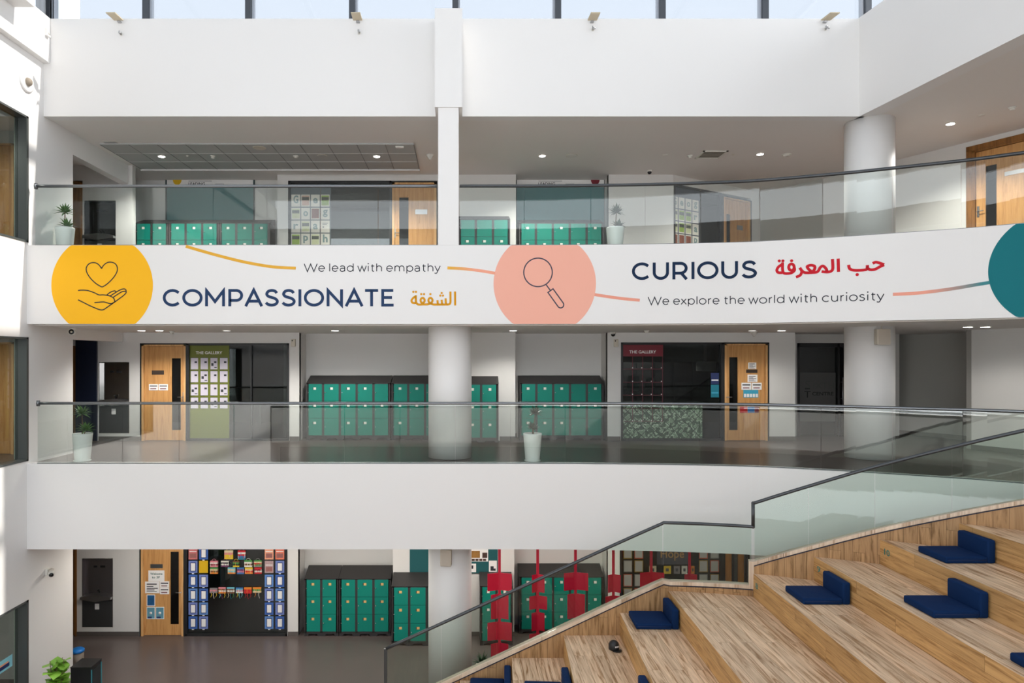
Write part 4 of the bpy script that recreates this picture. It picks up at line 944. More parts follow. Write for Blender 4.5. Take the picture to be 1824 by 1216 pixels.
# ---- notices on the doors and boards
def notice(label, px0, py0, px1, py1, d, m=M_PAPER, kind='text', group=None, title=None, name='notice'):
    o, W, H = sheet(name, label, 'notice', px0, py0, px1, py1, d, m, group)
    if kind == 'text': lines(o, 'print', W, H, [(.78, .1, .9), (.58, .07, .6), (.42, .07, 1), (.28, .07, .7), (.14, .05, .9)], M_INK)
    elif kind == 'logo': 
        b = MB(); b.box(.1*W, .9*W, -.0015, -.0002, .62*H, .78*H); b.box(.15*W, .8*W, -.0015, -.0002, .2*H, .34*H, 1); b.build('print', [M_INK, mat('print_maroon', srgb(110, 40, 50), .5)], o)
    elif kind == 'blue':
        inset(o, 'picture', W, H, (.06, .94, .05, .95), mat('poster_teal_soft', srgb(96, 148, 166), .5, var=.3, bscale=60)); b = MB(); b.lathe([(W*.16, -.004), (W*.16, -.0015)], (W*.5, 0, H*.5), 16, axis='y'); b.build('badge', M_PAPER, o); inset(o, 'footer', W, H, (.15, .6, .07, .2), M_BLUED, .0018)
    elif kind == 'photo':
        inset(o, 'picture', W, H, (.08, .92, .06, .94), mat('photo_blue', srgb(28, 84, 130), .4, var=.6, bscale=90))
    if title:
        b = MB(); 
        for s_, x0, x1, z, cp in title: place_text(b, s_, x0*W, x1*W, z*H, cp*H, -.0008, bold=.02)
        b.build('lettering', mat('print_green', srgb(30, 92, 84), .5), o)
    return o
dd = DR + .029
notice('white Welcome to 3F notice on the ground floor door', 264.5, 1015.5, 293, 1035, dd, kind='', title=[('Welcome', .12, .88, .6, .2), ('to 3F', .22, .72, .28, .2)])
notice('white text notice under the welcome sheet on the ground floor door', 258.5, 1035.3, 284.5, 1056, dd)
for k, (t, bt) in enumerate(((1034.8, 1046), (1046.4, 1057.8))): notice('small white logo sheet, %s of the two beside the text notice, ground floor door' % ('upper' if k == 0 else 'lower'), 285, t, 301.5, bt, dd, kind='logo', group='logo sheets on the ground floor door')
notice('small blue photo sheet on the ground floor door', 261.5, 1058.5, 276.5, 1079, dd, kind='photo')
for k, a in enumerate((261.5, 277.5)): notice('pale blue poster, %s of the low pair on the ground floor door' % ('left' if k == 0 else 'right'), a, 1080.5, a+15, 1102, dd, kind='blue', group='pale blue posters')
dd = D1 + .029
for k, a in enumerate((265.5, 283)): notice('white logo sheet, %s of two on the left lower gallery door' % ('left' if k == 0 else 'right'), a, 684, a+16.3, 695, dd, kind='logo', group='logo sheets on the left lower gallery door')
notice('white printed card at the top of the right lower gallery door', 1332.5, 645.5, 1347, 656.8, dd)
notice('small framed picture notice under the name plate, right lower gallery door', 1331.5, 667, 1349, 680, dd)
for k, a in enumerate((1320.5, 1339)): notice('white logo sheet, %s of two on the right lower gallery door' % ('left' if k == 0 else 'right'), a, 681.5, a+17.5, 694, dd, kind='logo', group='logo sheets on the right lower gallery door')
o = notice('cyan notice with a row of white cards on the right lower gallery door', 1324, 694.4, 1350.5, 708, dd, M_CYAN, kind='')
W, H = (1350.5-1324)*dd/FOC, 13.6*dd/FOC
for k in range(5): inset(o, 'card', W, H, (.04+.195*k, .04+.195*k+.15, .08, .5), M_PAPER)
for a, c, cl in ((1318, 1331, 'red'), (1331.5, 1344, 'blue'), (1344.5, 1351.5, 'maroon')): notice('small %s leaflet low on the right lower gallery door' % cl, a, 724, c, 735, dd, cm(cl), kind='')
# pinboard behind the round column
o, W, H = sheet('pinboard', 'teal pinboard on the back wall behind the ground floor column', 'pinboard', 730, 968, 886.5, 1020.5, DR, M_TEALB, th=.012)
b = MB(); b.box(-.006, W+.006, -.003, .012, -.008, 0); b.build('board_frame', M_STEEL, o)
db = DR - .014
o, W, H = sheet('poster', 'collage of brown photos on white, pinned on the teal pinboard', 'poster', 839, 968, 869.5, 999.6, db, M_PAPER)
inset(o, 'picture', W, H, (.02, .52, .2, .6), mat('photo_brown', srgb(150, 108, 52), .5, var=.5, bscale=60)); inset(o, 'picture', W, H, (.66, .95, .2, .5), mat('photo_dark', srgb(70, 50, 42), .5, var=.5, bscale=80))
for k in range(4): inset(o, 'picture', W, H, (.04+.22*k, .22+.22*k, .03, .16), mat('photo_dark', (0,0,0,1)))
o, W, H = sheet('poster', 'white sheet with a black ink sketch on the teal pinboard', 'poster', 870.8, 998, 885, 1018, db, M_PAPER); inset(o, 'sketch', W, H, (.2, .6, .1, .5), M_INK); inset(o, 'sketch', W, H, (.6, .85, .1, .3), M_INK)
o, W, H = sheet('poster', 'small white sheet at the edge of the column on the teal pinboard', 'poster', 838, 1003.5, 848, 1018.5, db, M_PAPER); inset(o, 'sketch', W, H, (.2, .5, .4, .8), M_INK)
# ---- dark display window over the parapet: framed sheets, Hope lettering, small pictures
dh = DR + .045; FRM = [mat('frame_gold', srgb(120, 96, 34), .5), mat('frame_rust', srgb(150, 66, 40), .5), mat('frame_grey', srgb(90, 92, 90), .5)]
GREYP = mat('paper_grey', srgb(140, 138, 134), .6)
for gi, (xs, side_) in enumerate((((1111, 1130.5), ), 'left') if False else [((1110.5, 1130), 'left'), ((1245, 1265), 'right')]):
    for ci in range(2):
        a = xs[ci]; wd = 15.5
        for ri, (t, bt) in enumerate(((970, 994.5), (997.5, 1018.5), (1022, 1044), (1047, 1069))):
            o, W, H = sheet('framed_sheet', 'framed sheet in the dark window over the parapet, %s block, %s column, %s row' % (side_, ('first', 'second')[ci], ('top', 'second', 'third', 'fourth')[ri]), 'poster', a, t, a+wd, bt, dh, FRM[(ci+ri*2+gi) % 3], 'framed sheets over the parapet')
            inset(o, 'paper', W, H, (.08, .92, .06, .94), GREYP)
o, W, H = sheet('banner', 'dark banner lettered Hope in the dark display window', 'banner', 1170, 970, 1225, 1005, dh, mat('banner_slate', srgb(44, 46, 54), .6))
b = MB(); place_text(b, 'Hope', .12*W, .88*W, .35*H, .42*H, -.001, bold=.01); b.build('lettering', mat('letter_bronze', srgb(130, 100, 58), .5), o)
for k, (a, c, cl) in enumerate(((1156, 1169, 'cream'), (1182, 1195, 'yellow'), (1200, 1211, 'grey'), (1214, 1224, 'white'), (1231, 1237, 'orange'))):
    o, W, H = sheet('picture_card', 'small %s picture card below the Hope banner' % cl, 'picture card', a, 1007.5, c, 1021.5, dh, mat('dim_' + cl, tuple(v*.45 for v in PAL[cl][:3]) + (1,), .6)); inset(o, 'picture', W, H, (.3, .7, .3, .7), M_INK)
for px in (1292, 1314):
    o, W, H = sheet('timber_strip', 'brown upright timber strip at the %s of the dark display window' % ('right' if px > 1300 else 'right centre'), 'timber strip', px, 970, px+11, 1100, dh, M_DBRN)
# ---- lower gallery: olive gallery panel with papers
dg = D1 + .048
o, W, H = sheet('gallery_panel', 'olive panel lettered THE GALLERY inside the left glazed front', 'display panel', 337.5, 615, 408.5, 780, dg, M_OLIVE)
Z = sz(780, dg); X = sx(337.5, dg)
b = MB(); place_text(b, 'THE GALLERY', sx(349, dg)-X, sx(396, dg)-X, sz(630.5, dg)-Z, .065, -.001, bold=.015); b.build('lettering', M_PAPER, o)
dg2 = dg - .007
PC = [(340, 353), (357.5, 370.5), (375, 387.5), (392, 405.5)]
for ri, (t, bt) in enumerate(((637.5, 657.5), (661, 680.5), (684.5, 704), (708, 727))):
    for ci, (a, c) in enumerate(PC):
        o, W, H = sheet('pocket_sheet', 'white printed sheet in the olive gallery panel, row %s from the top, column %s' % (('one', 'two', 'three', 'four')[ri], ('one', 'two', 'three', 'four')[ci]), 'printed sheet', a, t, c, bt, dg2, mat('paper_lilac', srgb(196, 190, 202), .6), 'sheets in the olive gallery')
        inset(o, 'picture', W, H, (.52, .86, .56, .72), M_INK); 
        b = MB(); b.box(-.006, W+.006, -.0008, .001, H+.004, H+.012); b.box(-.006, W*.5, -.0008, .001, -.010, -.002); b.build('holder_edge', M_BLACK, o)
        if (ri+ci) % 3 == 2: inset(o, 'picture', W, H, (.12, .44, .3, .55), M_INK); inset(o, 'print', W, H, (.55, .9, .12, .2), M_INK)
# maroon gallery grid
o, W, H = sheet('gallery_panel', 'maroon header lettered THE GALLERY with a grid of clear pockets', 'display panel', 1108.5, 614, 1181, 634.5, dg, M_MAROON)
X, Z = sx(1108.5, dg), sz(634.5, dg)
b = MB(); place_text(b, 'THE GALLERY', sx(1121, dg)-X, sx(1168.5, dg)-X, sz(629, dg)-Z, .065, -.001, bold=.015); b.build('lettering', M_PAPER, o)
b = MB()
for px in (1109, 1126.5, 1144.5, 1162, 1180): b.box(sx(px, dg)-X-.008, sx(px, dg)-X+.008, 0, .003, sz(752, dg)-Z, 0)
for py in (657, 680.5, 703.5, 727, 750): b.box(0, W, 0, .003, sz(py, dg)-Z-.007, sz(py, dg)-Z+.007)
b.build('pocket_grid', mat('grid_maroon', srgb(96, 30, 44), .5), o)
b = MB()
for px in (1126.5, 1143, 1160, 1178):
    for py in (655, 679, 702, 726, 749): b.box(sx(px, dg)-X-.010, sx(px, dg)-X+.010, -.003, .0, sz(py, dg)-Z-.010, sz(py, dg)-Z+.012)
b.build('clips', M_PAPER, o)
for k, (a, t, c, bt) in enumerate(((1117, 668, 1138, 695.5), (1151, 672, 1165, 690.5))): sheet('hanging_sheet', 'pale sheet hanging behind the maroon gallery grid, %s one' % ('larger' if k == 0 else 'smaller'), 'paper sheet', a, t, c, bt, D1+.30, mat('paper_greygreen', srgb(176, 186, 178), .6))
for k, (t, bt, cl) in enumerate(((664, 684, 'navy'), (685, 707.5, 'teal'))):
    o, W, H = sheet('poster', '%s poster behind the glass next to the right lower gallery door' % cl, 'poster', 1266, t, 1280.5, bt, D1+.046, M_BLUED if k == 0 else mat('poster_teal', srgb(16, 120, 140), .5)); inset(o, 'print', W, H, (.08, .92, .3, .42), M_PAPER if k == 0 else M_CYAN)
o = tag(MB().bevel_box(sx(1244, 16.9), sx(1271, 16.9), 16.7, 17.1, sz(661, 16.9), sz(643, 16.9), .03).build('projector', M_WHITEP), 'pale boxy unit high behind the maroon gallery glass', 'projector')
b = MB(); b.box(sx(1256, 16.9)-.03, sx(1256, 16.9)+.03, 16.87, 16.93, sz(643, 16.9), C1); b.build('mount_pole', M_WHITEP, o)
b = MB(); b.box(sx(1100, 17), sx(1295, 17), 17, 17.2, sz(645, 17), C1-.002); struct(b.build('trim_classroom_bulkhead', M_GREYW), 'pale bulkhead under the ceiling of the maroon gallery classroom', 'bulkhead')
# simple furniture silhouettes inside the right classroom
b = MB(); xa, xb = sx(1112, 17.5), sx(1280, 17.5); b.box(xa, xb, 18.3, 18.8, F1, F1+2.0)
for k in range(5): b.box(xa + k*.5 + .04, xa + k*.5 + .46, 18.28, 18.3, F1+.1, F1+1.9, 1)
tag(b.build('cupboard', [mat('cupboard_dark', (.03, .03, .033, 1), .5), mat('cupboard_door_dark', (.05, .048, .05, 1), .5)]), 'dark cupboard at the back of the maroon gallery classroom', 'cupboard')
# desk inside the left classroom
b = MB(); xa, xb = sx(455, 17.2), sx(512, 17.2); b.box(xa, xb, 16.9, 17.5, F1+.72, F1+.75)
for xx in (xa+.03, xb-.05):
    for yy in (16.93, 17.45): b.box(xx, xx+.03, yy, yy+.03, F1, F1+.72)
tag(b.build('desk', M_GREYW), 'pale desk inside the olive gallery classroom', 'desk')
# ---- upper gallery: boards and letter cards
for k, (a, c, lab, cl) in enumerate(((298, 452, 'left', M_YEL), (920, 1075.5, 'right', M_MAROON))):
    d = R2; o, W, H = sheet('display_board', 'tall teal display board with a LEADING header, %s recess of the upper gallery' % lab, 'display board', a, 320.5, c, 405, d, mat('board_teal', srgb(44, 108, 112), .6), 'upper gallery display boards', th=.02)
    h0 = sz(333.5, d) - sz(405, d)
    b = MB(); b.box(0, W, -.004, -.0005, h0, H); b.build('header', M_PAPER, o)
    b = MB(); place_text(b, 'LEADING', (.25*W), (.44*W), h0 + .045, .07, -.005, bold=.02); b.build('lettering', M_INK, o)
    b = MB(); b.box(.25*W, .52*W, -.006, -.004, h0+.145, h0+.158); b.box(.56*W, .66*W, -.006, -.004, h0+.07, h0+.085); b.build('small_print', mat('ink_soft', srgb(150, 150, 150), .6), o)
    b = MB(); cx = .12*W if k == 0 else .90*W; pts = arc(cx, H-.002, .11, .13, 180, 360, 16); b.add([(x, -.006, z) for x, z in pts], [tuple(range(len(pts)))]); b.build('emblem', cl, o)
    b = MB(); b.box(-.03, 0, -.02, .02, 0, H+.01); b.box(W, W+.03, -.02, .02, 0, H+.01); b.build('side_frame', mat('post_teal_dark', srgb(20, 48, 52), .4), o)
def card(kind, W, H, parent):
    if kind in PICS: 
        inset(parent, 'picture', W, H, (.08, .92, .1, .92), PICS[kind]); 
        if kind != 'red photo': inset(parent, 'picture', W, H, (.1, .9, .52, .80), mat('photo_trees', srgb(84, 88, 80), .5, var=.5, bscale=70), .002)
    elif kind == 'text': lines(parent, 'print', W, H, [(.78, .06, 1), (.68, .05, .8), (.45, .16, .3)], mat('ink_soft', (0,0,0,1)), .2, .8)
    else:
        b = MB(); place_text(b, kind, .24*W, .78*W, (.30 if kind not in 'gp' else .42)*H, .62*H if kind in 'ahG' else .60*H, -.001, bold=.03); b.build('letter', mat('letter_greygreen', srgb(122, 146, 146), .5), parent)
PICS = {'green field photo': mat('photo_green', srgb(150, 178, 84), .5, var=.3, bscale=40), 'pink photo': mat('photo_pinkred', srgb(206, 168, 150), .5, var=.3, bscale=60), 'red photo': mat('photo_redbrown', srgb(130, 72, 54), .5, var=.5, bscale=80), 'pale photo': mat('photo_pale', srgb(206, 210, 170), .5, var=.15, bscale=40)}
GRID = [['G', 'pink photo', 'e', 'green field photo'], ['pale photo', 'o', 'red photo', 'g'], ['r', 'pale photo', 'a', 'text'], ['green field photo', 'p', 'pale photo', 'h']]
CARDM = mat('card_white', srgb(232, 234, 236), .5)
dc = D2 + .047
OR = ('top', 'second', 'third', 'bottom')
for ri, (t, bt) in enumerate(((346.6, 368), (370, 390.8), (392.8, 414), (416, 437.5))):
    for ci, (a, c) in enumerate(((519, 535), (536.6, 552.2), (554, 569.5), (571.4, 587.2))):
        kd = GRID[ri][ci]; ds = kd if len(kd) > 2 else 'letter %s' % kd
        o, W, H = sheet('letter_card', '%s card left of the slim pier, %s row, card %s of four' % (ds, OR[ri], ('one', 'two', 'three', 'four')[ci]), 'display card', a, t, c, bt, dc, CARDM, 'geography cards left of the slim pier'); card(kd, W, H, o)
b = MB(); x0, x1 = sx(516, dc), sx(589.5, dc); b.box(0, x1-x0, .0005, .0016, 0, 2.15); o = b.build('card_backing', mat('backing_slate', srgb(96, 104, 108), .5)); o.location = (x0, dc, F2+.1); tag(o, 'slate grey backing behind the letter cards left of the slim pier', 'display panel')
GR2 = [['G', 'e', 'o', 'g'], ['pale photo', 'green field photo', 'green field photo', 'r'], ['pale photo', 'green field photo', 'pale photo', 'a'], ['red photo', 'red photo', 'red photo', 'p']]
def on_slant(px, p=(5.16, 16.44), a=None):
    a = A2 if a is None else a; k = (px-PX0)/FOC; return (k*p[1]-p[0]) / (cos(a) - k*sin(a))
ca, sa = cos(A2), sin(A2)
for ri in range(4):
    for ci, (a, c) in enumerate(((1199, 1209.8), (1211.6, 1221.8), (1223.6, 1234), (1236, 1246.8))):
        u0, u1 = on_slant(a), on_slant(c); zt = 10.31 - ri*.302; H = .275; W = u1-u0; kd = GR2[ri][ci]; ds = kd if len(kd) > 2 else 'letter %s' % kd
        b = MB(); b.box(0, W, 0, .004, 0, H); o = b.build('letter_card', CARDM)
        nx, ny = sa*.0, 0; o.location = (5.16+u0*ca+sa*-.042, 16.44+u0*sa+ca*.042, zt-H); o.rotation_euler = (0, 0, A2)
        tag(o, '%s card on the slanted classroom glass, %s row, card %s of four' % (ds, OR[ri], ('one', 'two', 'three', 'four')[ci]), 'display card', 'geography cards on the slanted glass'); card(kd, W, H, o)
u0, u1 = on_slant(1198.6)+.09, on_slant(1249); b = MB(); b.box(0, u1-u0, 0, .0012, 0, 2.2); o = b.build('card_backing', mat('backing_navygrey', srgb(74, 80, 92), .5)); o.location = (5.16+u0*ca-sa*.048, 16.44+u0*sa+ca*.048, F2+.05); o.rotation_euler = (0, 0, A2); tag(o, 'dark slate backing behind the cards on the slanted glass', 'display panel')
# ---- drinking fountains set into the niche wall
def fountain(label, px0, px1, d, z0, z1, mirror):
    x0, x1 = sx(px0, d)+.004, sx(px1, d)-.004; z0 += .004; W, H = x1-x0, z1-z0-.004
    o = thing('drinking_fountain', label, 'drinking fountain', (x0, d, z0)); m = mirror
    b = MB(); b.box(0, W, .10, .13, 0, H-.004); b.box(0, .012, 0, .10, 0, H-.004); b.box(W-.012, W, 0, .10, 0, H-.004); b.box(0, W, 0, .10, H-.016, H-.004); b.build('back_panel', m, o)
    zb = H*.45
    b = MB(); prof = [(0, zb), (W*.12, zb+.03), (W*.5, zb+.055), (W*.88, zb+.03), (W, zb), (W, zb-.05), (W*.85, zb-.06), (W*.5, zb-.10), (W*.15, zb-.06), (0, zb-.05)]; b.prism_y(prof, -.10, .098); b.build('basin', M_STEEL, o)
    b = MB(); b.box(.012, W-.012, .0, .02, 0, zb-.11); b.build('lower_panel', M_DSTEEL, o)
    b = MB(); b.box(W*.42, W*.56, -.003, -.0005, zb-.30, zb-.17); b.build('notice', M_PAPER, o)
    b = MB(); b.tube([(W*.5, .09, zb+.04), (W*.5, .05, zb+.14), (W*.5, .0, zb+.13)], .012, 8); b.box(W*.3, W*.42, .095, .0995, H*.85, H*.88); b.box(W*.52, W*.68, .095, .0995, H*.85, H*.88); b.build('spout', M_BLACK, o)
MIR = mat('polished_steel', (.42, .41, .40, 1), .12, 1.)
fountain('recessed steel drinking fountain on the ground floor', 146, 201, DR, .2, 1.77, mat('satin_steel', (.28, .26, .27, 1), .4, 1.))
fountain('recessed mirror steel drinking fountain on the lower gallery', 176, 230, D1, 4.62, 6.25, MIR)
fountain('recessed dark steel drinking fountain on the upper gallery', 150, 206, N2, F2+.15, 10.0, mat('black_steel', (.08, .08, .085, 1), .15, .9))
b = MB(); b.box(sx(137.5, D1), sx(174.5, D1), D1-.07, D1-.015, F1+.005, sz(604.5, D1)); tag(b.build('partition_panel', M_NAVY), 'tall dark navy panel left of the lower gallery drinking fountain', 'panel')
# ---- red hanging mobiles
dm = 12.62
def mobile(px, plates, label):
    x = sx(px, dm); o = thing('hanging_mobile', label, 'hanging decoration', (x, dm, C0), 0, 'red hanging mobiles')
    zb = sz(max(p[3] for p in plates), dm) - C0 - .05
    b = MB(); b.box(-.026, .026, -.006, -.003, zb, -.001); b.build('ribbon', M_RED, o)
    for a, c, t, bt in plates:
        x0, x1, z0, z1 = sx(a, dm)-x, sx(c, dm)-x, sz(bt, dm)-C0, sz(t, dm)-C0
        b = MB(); f = .07
        vs = [(x0, -f, z0), (0, 0, z0), (x1, -f*1.0, z0), (x0, -f, z1), (0, 0, z1), (x1, -f, z1)]; t_ = .004
        vs += [(p[0], p[1]+t_, p[2]) for p in vs]
        b.add(vs, [(0, 1, 4, 3), (1, 2, 5, 4), (6, 9, 10, 7), (7, 10, 11, 8), (0, 3, 9, 6), (2, 8, 11, 5), (3, 4, 10, 9), (4, 5, 11, 10), (0, 6, 7, 1), (1, 7, 8, 2)])
        b.build('folded_plate', M_RED, o)
A_ = lambda c, t: [(c-21.5, c+21.5, t, t+31), (c-15.3, c+15.7, t+37.5, t+81), (c-21.5, c+21.5, t+87, t+119), (c-15.5, c+15.5, t+124.5, t+166)]
B_ = lambda c, t: [(c-11, c+11.5, t, t+31.5), (c-15.5, c+16, t+38, t+61.5), (c-11.5, c+11.5, t+67.5, t+99.5), (c-15.5, c+16, t+105, t+128)]
ORD = ['leftmost', 'second', 'third', 'fourth', 'fifth', 'sixth']
for k, (px, f, t) in enumerate(((889.6, A_, 1019.5), (957.7, B_, 1022), (1025, A_, 1018.7), (1092.5, B_, 1022), (1159.8, A_, 1018), (1228, B_, 1021))):
    mobile(px, f(px, t), 'red hanging strip with folded square plates, %s of six in the row' % (ORD[k] + (' from the left' if k else '')))
# ---- floor cushions
def rounded(mb, x0, x1, y0, y1, z0, z1, r): mb.bevel_box(x0, x1, y0, y1, z0, z1, r, 0, 4)
def cushion(k, xr, yf, label, W=.65, Dp=.55):
    """legless seat on tread k: right front foot at (xr, yf); backrest on the right"""
    z = RS*k; o = thing('floor_seat', label, 'floor cushion', (xr, yf, z+.001), -math.atan(LEAN[k+1]), 'navy floor seats')
    b = MB(); rounded(b, -W, -.106, 0, Dp, 0, .088, .022); b.build('seat_cushion', M_NAVYF, o)
    b = MB(); rounded(b, -.106, 0, 0, Dp, 0, .305, .024); b.build('backrest', M_NAVYF, o)
    b = MB(); b.tube([(-W+.02, .002, .045), (-.12, .002, .045)], .004, 6); b.build('piping', mat('piping_navy', srgb(14, 30, 70), .7), o)
def cx(k, y): return front_x(k+1, y) - .02
for k, yf, lab in ((6, 10.26, 'navy floor seat on the bench below the landing'), (8, 9.30, 'navy floor seat on the step numbered 8'), (9, 7.86, 'navy floor seat nearest the middle of the step numbered 9'), (10, 8.77, 'navy floor seat on the step numbered 10'), (9, 6.22, 'navy floor seat cut off by the right edge, on the step numbered 9'), (11, 7.87, 'navy floor seat barely visible at the right edge on the highest step'),
                   (3, 10.29, 'leftmost navy floor seat at the bottom edge, beside the parapet'), (4, 9.42, 'middle navy floor seat of three at the bottom edge'), (5, 8.39, 'navy floor seat showing only its backrest at the bottom edge, rightmost of three')):
    cushion(k, cx(k, yf), yf, lab)
# black cap on a step
o = thing('cap', 'small black cap with a white mark lying on the wooden step', 'cap', (2.36, 10.43, RS*5), .5)
b = MB(); b.lathe([(.078, 0), (.082, .03), (.08, .07), (.068, .105), (.04, .13), (.006, .138)], (0, 0, .002), 20); b.build('crown', mat('cap_black', (.012, .012, .013, 1), .5), o)
b = MB(); pts = arc(0, -.02, .085, .13, 200, 340, 12); n = len(pts); b.add([(x, y, .014 - abs(x)*.12) for x, y in pts] + [(x, y, .02 - abs(x)*.12) for x, y in pts], [tuple(range(n)), tuple(range(2*n-1, n-1, -1))] + [(i, i+n, i+n+1, i+1) for i in range(n-1)] + [(n-1, 2*n-1, n, 0)]); b.build('brim', mat('cap_black', (0,0,0,1)), o)
b = MB()
for k in range(5): t = radians(-118 + k*11); b.add([(.0835*cos(t), .0835*sin(t), .055), (.0835*cos(t+.15), .0835*sin(t+.15), .055), (.082*cos(t+.15), .082*sin(t+.15), .078), (.082*cos(t), .082*sin(t), .078)], [(0, 1, 2, 3)])
b.build('white_mark', M_PAPER, o)
# ---- plants
def leaf(mb, base, az, el, L, w, droop, m=0, n=5, fold=.25):
    P = Vector(base); d = Vector((cos(az)*cos(el), sin(az)*cos(el), sin(el))); sd = Vector((-sin(az), cos(az), 0)); vs = []
    for i in range(n+1):
        t = i/n; wd = w*sin(pi*min(1, (t*.9+.1)))**.8*(1-t**4*.9); up = d.cross(sd)*-1
        vs += [P - sd*wd + up*wd*fold, P, P + sd*wd + up*wd*fold]
        P = P + d*(L/n); d = (d + Vector((0, 0, -droop/n))).normalized()
    fs = []
    for i in range(n): k = 3*i; fs += [(k, k+1, k+4, k+3), (k+1, k+2, k+5, k+4)]
    mb.add(vs, fs, m, True)
def rosette(mb, c, R, n=26, seed=0, lo=-.1, hi=1.3, w=.025):
    rr = random.Random(seed)
    for i in range(n):
        az = i*2.39996 + rr.uniform(-.2, .2); el = lo + (hi-lo)*((i+.5)/n)**.8
        leaf(mb, (c[0], c[1], c[2]), az, el, R*rr.uniform(.8, 1.1), w*rr.uniform(.85, 1.15), rr.uniform(.5, 1.0))
def dracaena(label, x, y, z, R, crowns, seed, leafm=M_LEAF, saucer=True):
    o = thing('potted_plant', label, 'potted plant', (x, y, z), 0, 'gallery potted plants')
    b = MB(); b.lathe([(.128, .012), (.132, .03), (.168, .47), (.172, .50), (.166, .512), (.156, .505), (.150, .46), (.01, .455)], (0, 0, 0), 32); pt = b.build('pot', M_POT, o)
    if saucer: b = MB(); b.lathe([(.12, .001), (.145, .004), (.15, .022), (.138, .024), (.13, .012)], (0, 0, 0), 32); b.build('saucer', M_POT, o)
    b = MB(); b.lathe([(.149, .462), (.149, .47), (.01, .474)], (0, 0, 0), 24); b.build('soil', M_SOIL, o)
    b = MB()
    for cx_, cz, r in crowns: b.tube([(cx_*.3, 0, .465), (cx_*.6, .005, .465 + (cz-.465)*.5), (cx_, 0, cz+.02)], [.012, .010, .009], 8)
    b.build('stem', M_STEM, o)
    b = MB()
    for k, (cx_, cz, r) in enumerate(crowns): rosette(b, (cx_, 0, cz), r, 38, seed + k)
    b.build('foliage', leafm, o)
dracaena('white potted plant with two leaf crowns at the left end of the upper gallery', sx(115.5, 12.8), 12.8, F2-.044, .17, [(0, .80, .20), (.04, .53, .19)], 3)
dracaena('white potted plant behind the glass in the middle of the upper gallery', sx(1096, 12.8), 12.8, F2-.044, .17, [(.02, .80, .18), (.06, .53, .16)], 8, M_LEAFD)
dracaena('white potted plant at the left end of the lower gallery', sx(147, 12.34), 12.34, F1, .17, [(-.01, .86, .20), (.06, .56, .19)], 14)
dracaena('white potted plant in front of the five column lockers, lower gallery', sx(948.5, 12.34), 12.34, F1, .17, [(.05, .86, .17), (-.0, .60, .15)], 21, M_LEAFD)
# big leaf plant at the lower left
o = thing('potted_plant', 'bright green broad leaf plant at the bottom left corner', 'potted plant', (-6.86, 11.45, 0))
b = MB(); b.lathe([(.17, .0), (.18, .03), (.23, .42), (.22, .43), (.2, .40), (.01, .39)], (0, 0, 0), 28); b.build('pot', M_POT, o)
b = MB(); b.lathe([(.2, .39), (.2, .40), (.01, .405)], (0, 0, 0), 20); b.build('soil', M_SOIL, o)
rr = random.Random(5); b = MB(); c = MB()
for k in range(9):
    a = k*.7; tip = (.12*cos(a)*rr.uniform(.3, 1.2), .12*sin(a)*rr.uniform(.3, 1.2), rr.uniform(.92, 1.22)); b.tube([(tip[0]*.2, tip[1]*.2, .4), (tip[0]*.6, tip[1]*.6, .65), tip], [.010, .008, .006], 6)
    for j in range(8):
        t = .35 + .65*j/8; base = (tip[0]*t, tip[1]*t, .4 + (tip[2]-.4)*t); leaf(c, base, j*2.4+k, rr.uniform(-.1, 1.2), rr.uniform(.16, .21), rr.uniform(.09, .12), rr.uniform(.3, 1.0), fold=.10)
b.build('stem', M_STEM, o); c.build('foliage', M_LEAFB, o)
# small spiky plant behind the stair glass
o = thing('potted_plant', 'small dark spiky plant on the hall floor behind the stair glass', 'potted plant', (sx(859, 13.5), 13.5, 0))
b = MB(); b.lathe([(.09, 0), (.12, .2), (.125, .21), (.11, .2), (.01, .19)], (0, 0, 0), 20); b.build('pot', M_POT, o)
b = MB(); rosette(b, (0, 0, .2), .26, 40, 4, .1, 1.4, .02); b.build('foliage', M_LEAFD, o)
# black cabinet and bin at the lower left
o = thing('display_cabinet', 'black cabinet with a glass side at the bottom left', 'cabinet', (-6.98, 12.03, 0))
b = MB(); b.box(0, .36, 0, .36, .0, .80); b.build('body', mat('cabinet_black', (.01, .01, .011, 1), .35), o)
b = MB(); b.box(-.004, .365, -.004, .364, .80, .815); b.build('top', mat('cabinet_top', (.014, .014, .015, 1), .3), o)
b = MB(); b.box(.3602, .366, .05, .32, .1, .74); b.build('glass_side', mat('cabinet_glass', (.02, .03, .034, 1), .08), o)
b = MB(); b.box(.3602, .372, .335, .35, .06, .76); b.box(.3602, .372, .01, .025, .06, .76); b.build('edge_strip', mat('strip_teal', srgb(70, 150, 160), .4), o)
o = thing('waste_bin', 'small bin with a blue lid behind the end of the left wall', 'bin', (-7.82, 13.72, 0))
b = MB(); b.lathe([(.11, 0), (.12, .36)], (0, 0, 0), 20); b.build('bin_body', mat('bin_grey', srgb(120, 110, 100), .5), o)
b = MB(); b.lathe([(.128, .36), (.13, .40), (.10, .425), (.02, .43)], (0, 0, 0), 20); b.build('lid', mat('bin_blue', srgb(10, 110, 190), .4), o)
# sticker on the ground floor left window: blue sheet
b = MB(); ys = 11.22; b.box(0, .004, 0, .60, 0, .205); o = b.build('window_notice', mat('notice_cyan', srgb(140, 206, 220), .5)); o.location = (WL-.143, ys, .94); tag(o, 'pale blue notice stuck on the ground floor left window', 'notice')
b = MB(); b.box(.0042, .0052, .14, .52, .04, .105); b.box(.0042, .0052, .14, .50, .105, .135, 1); b.build('picture', [M_BLUED, M_CORAL], o)
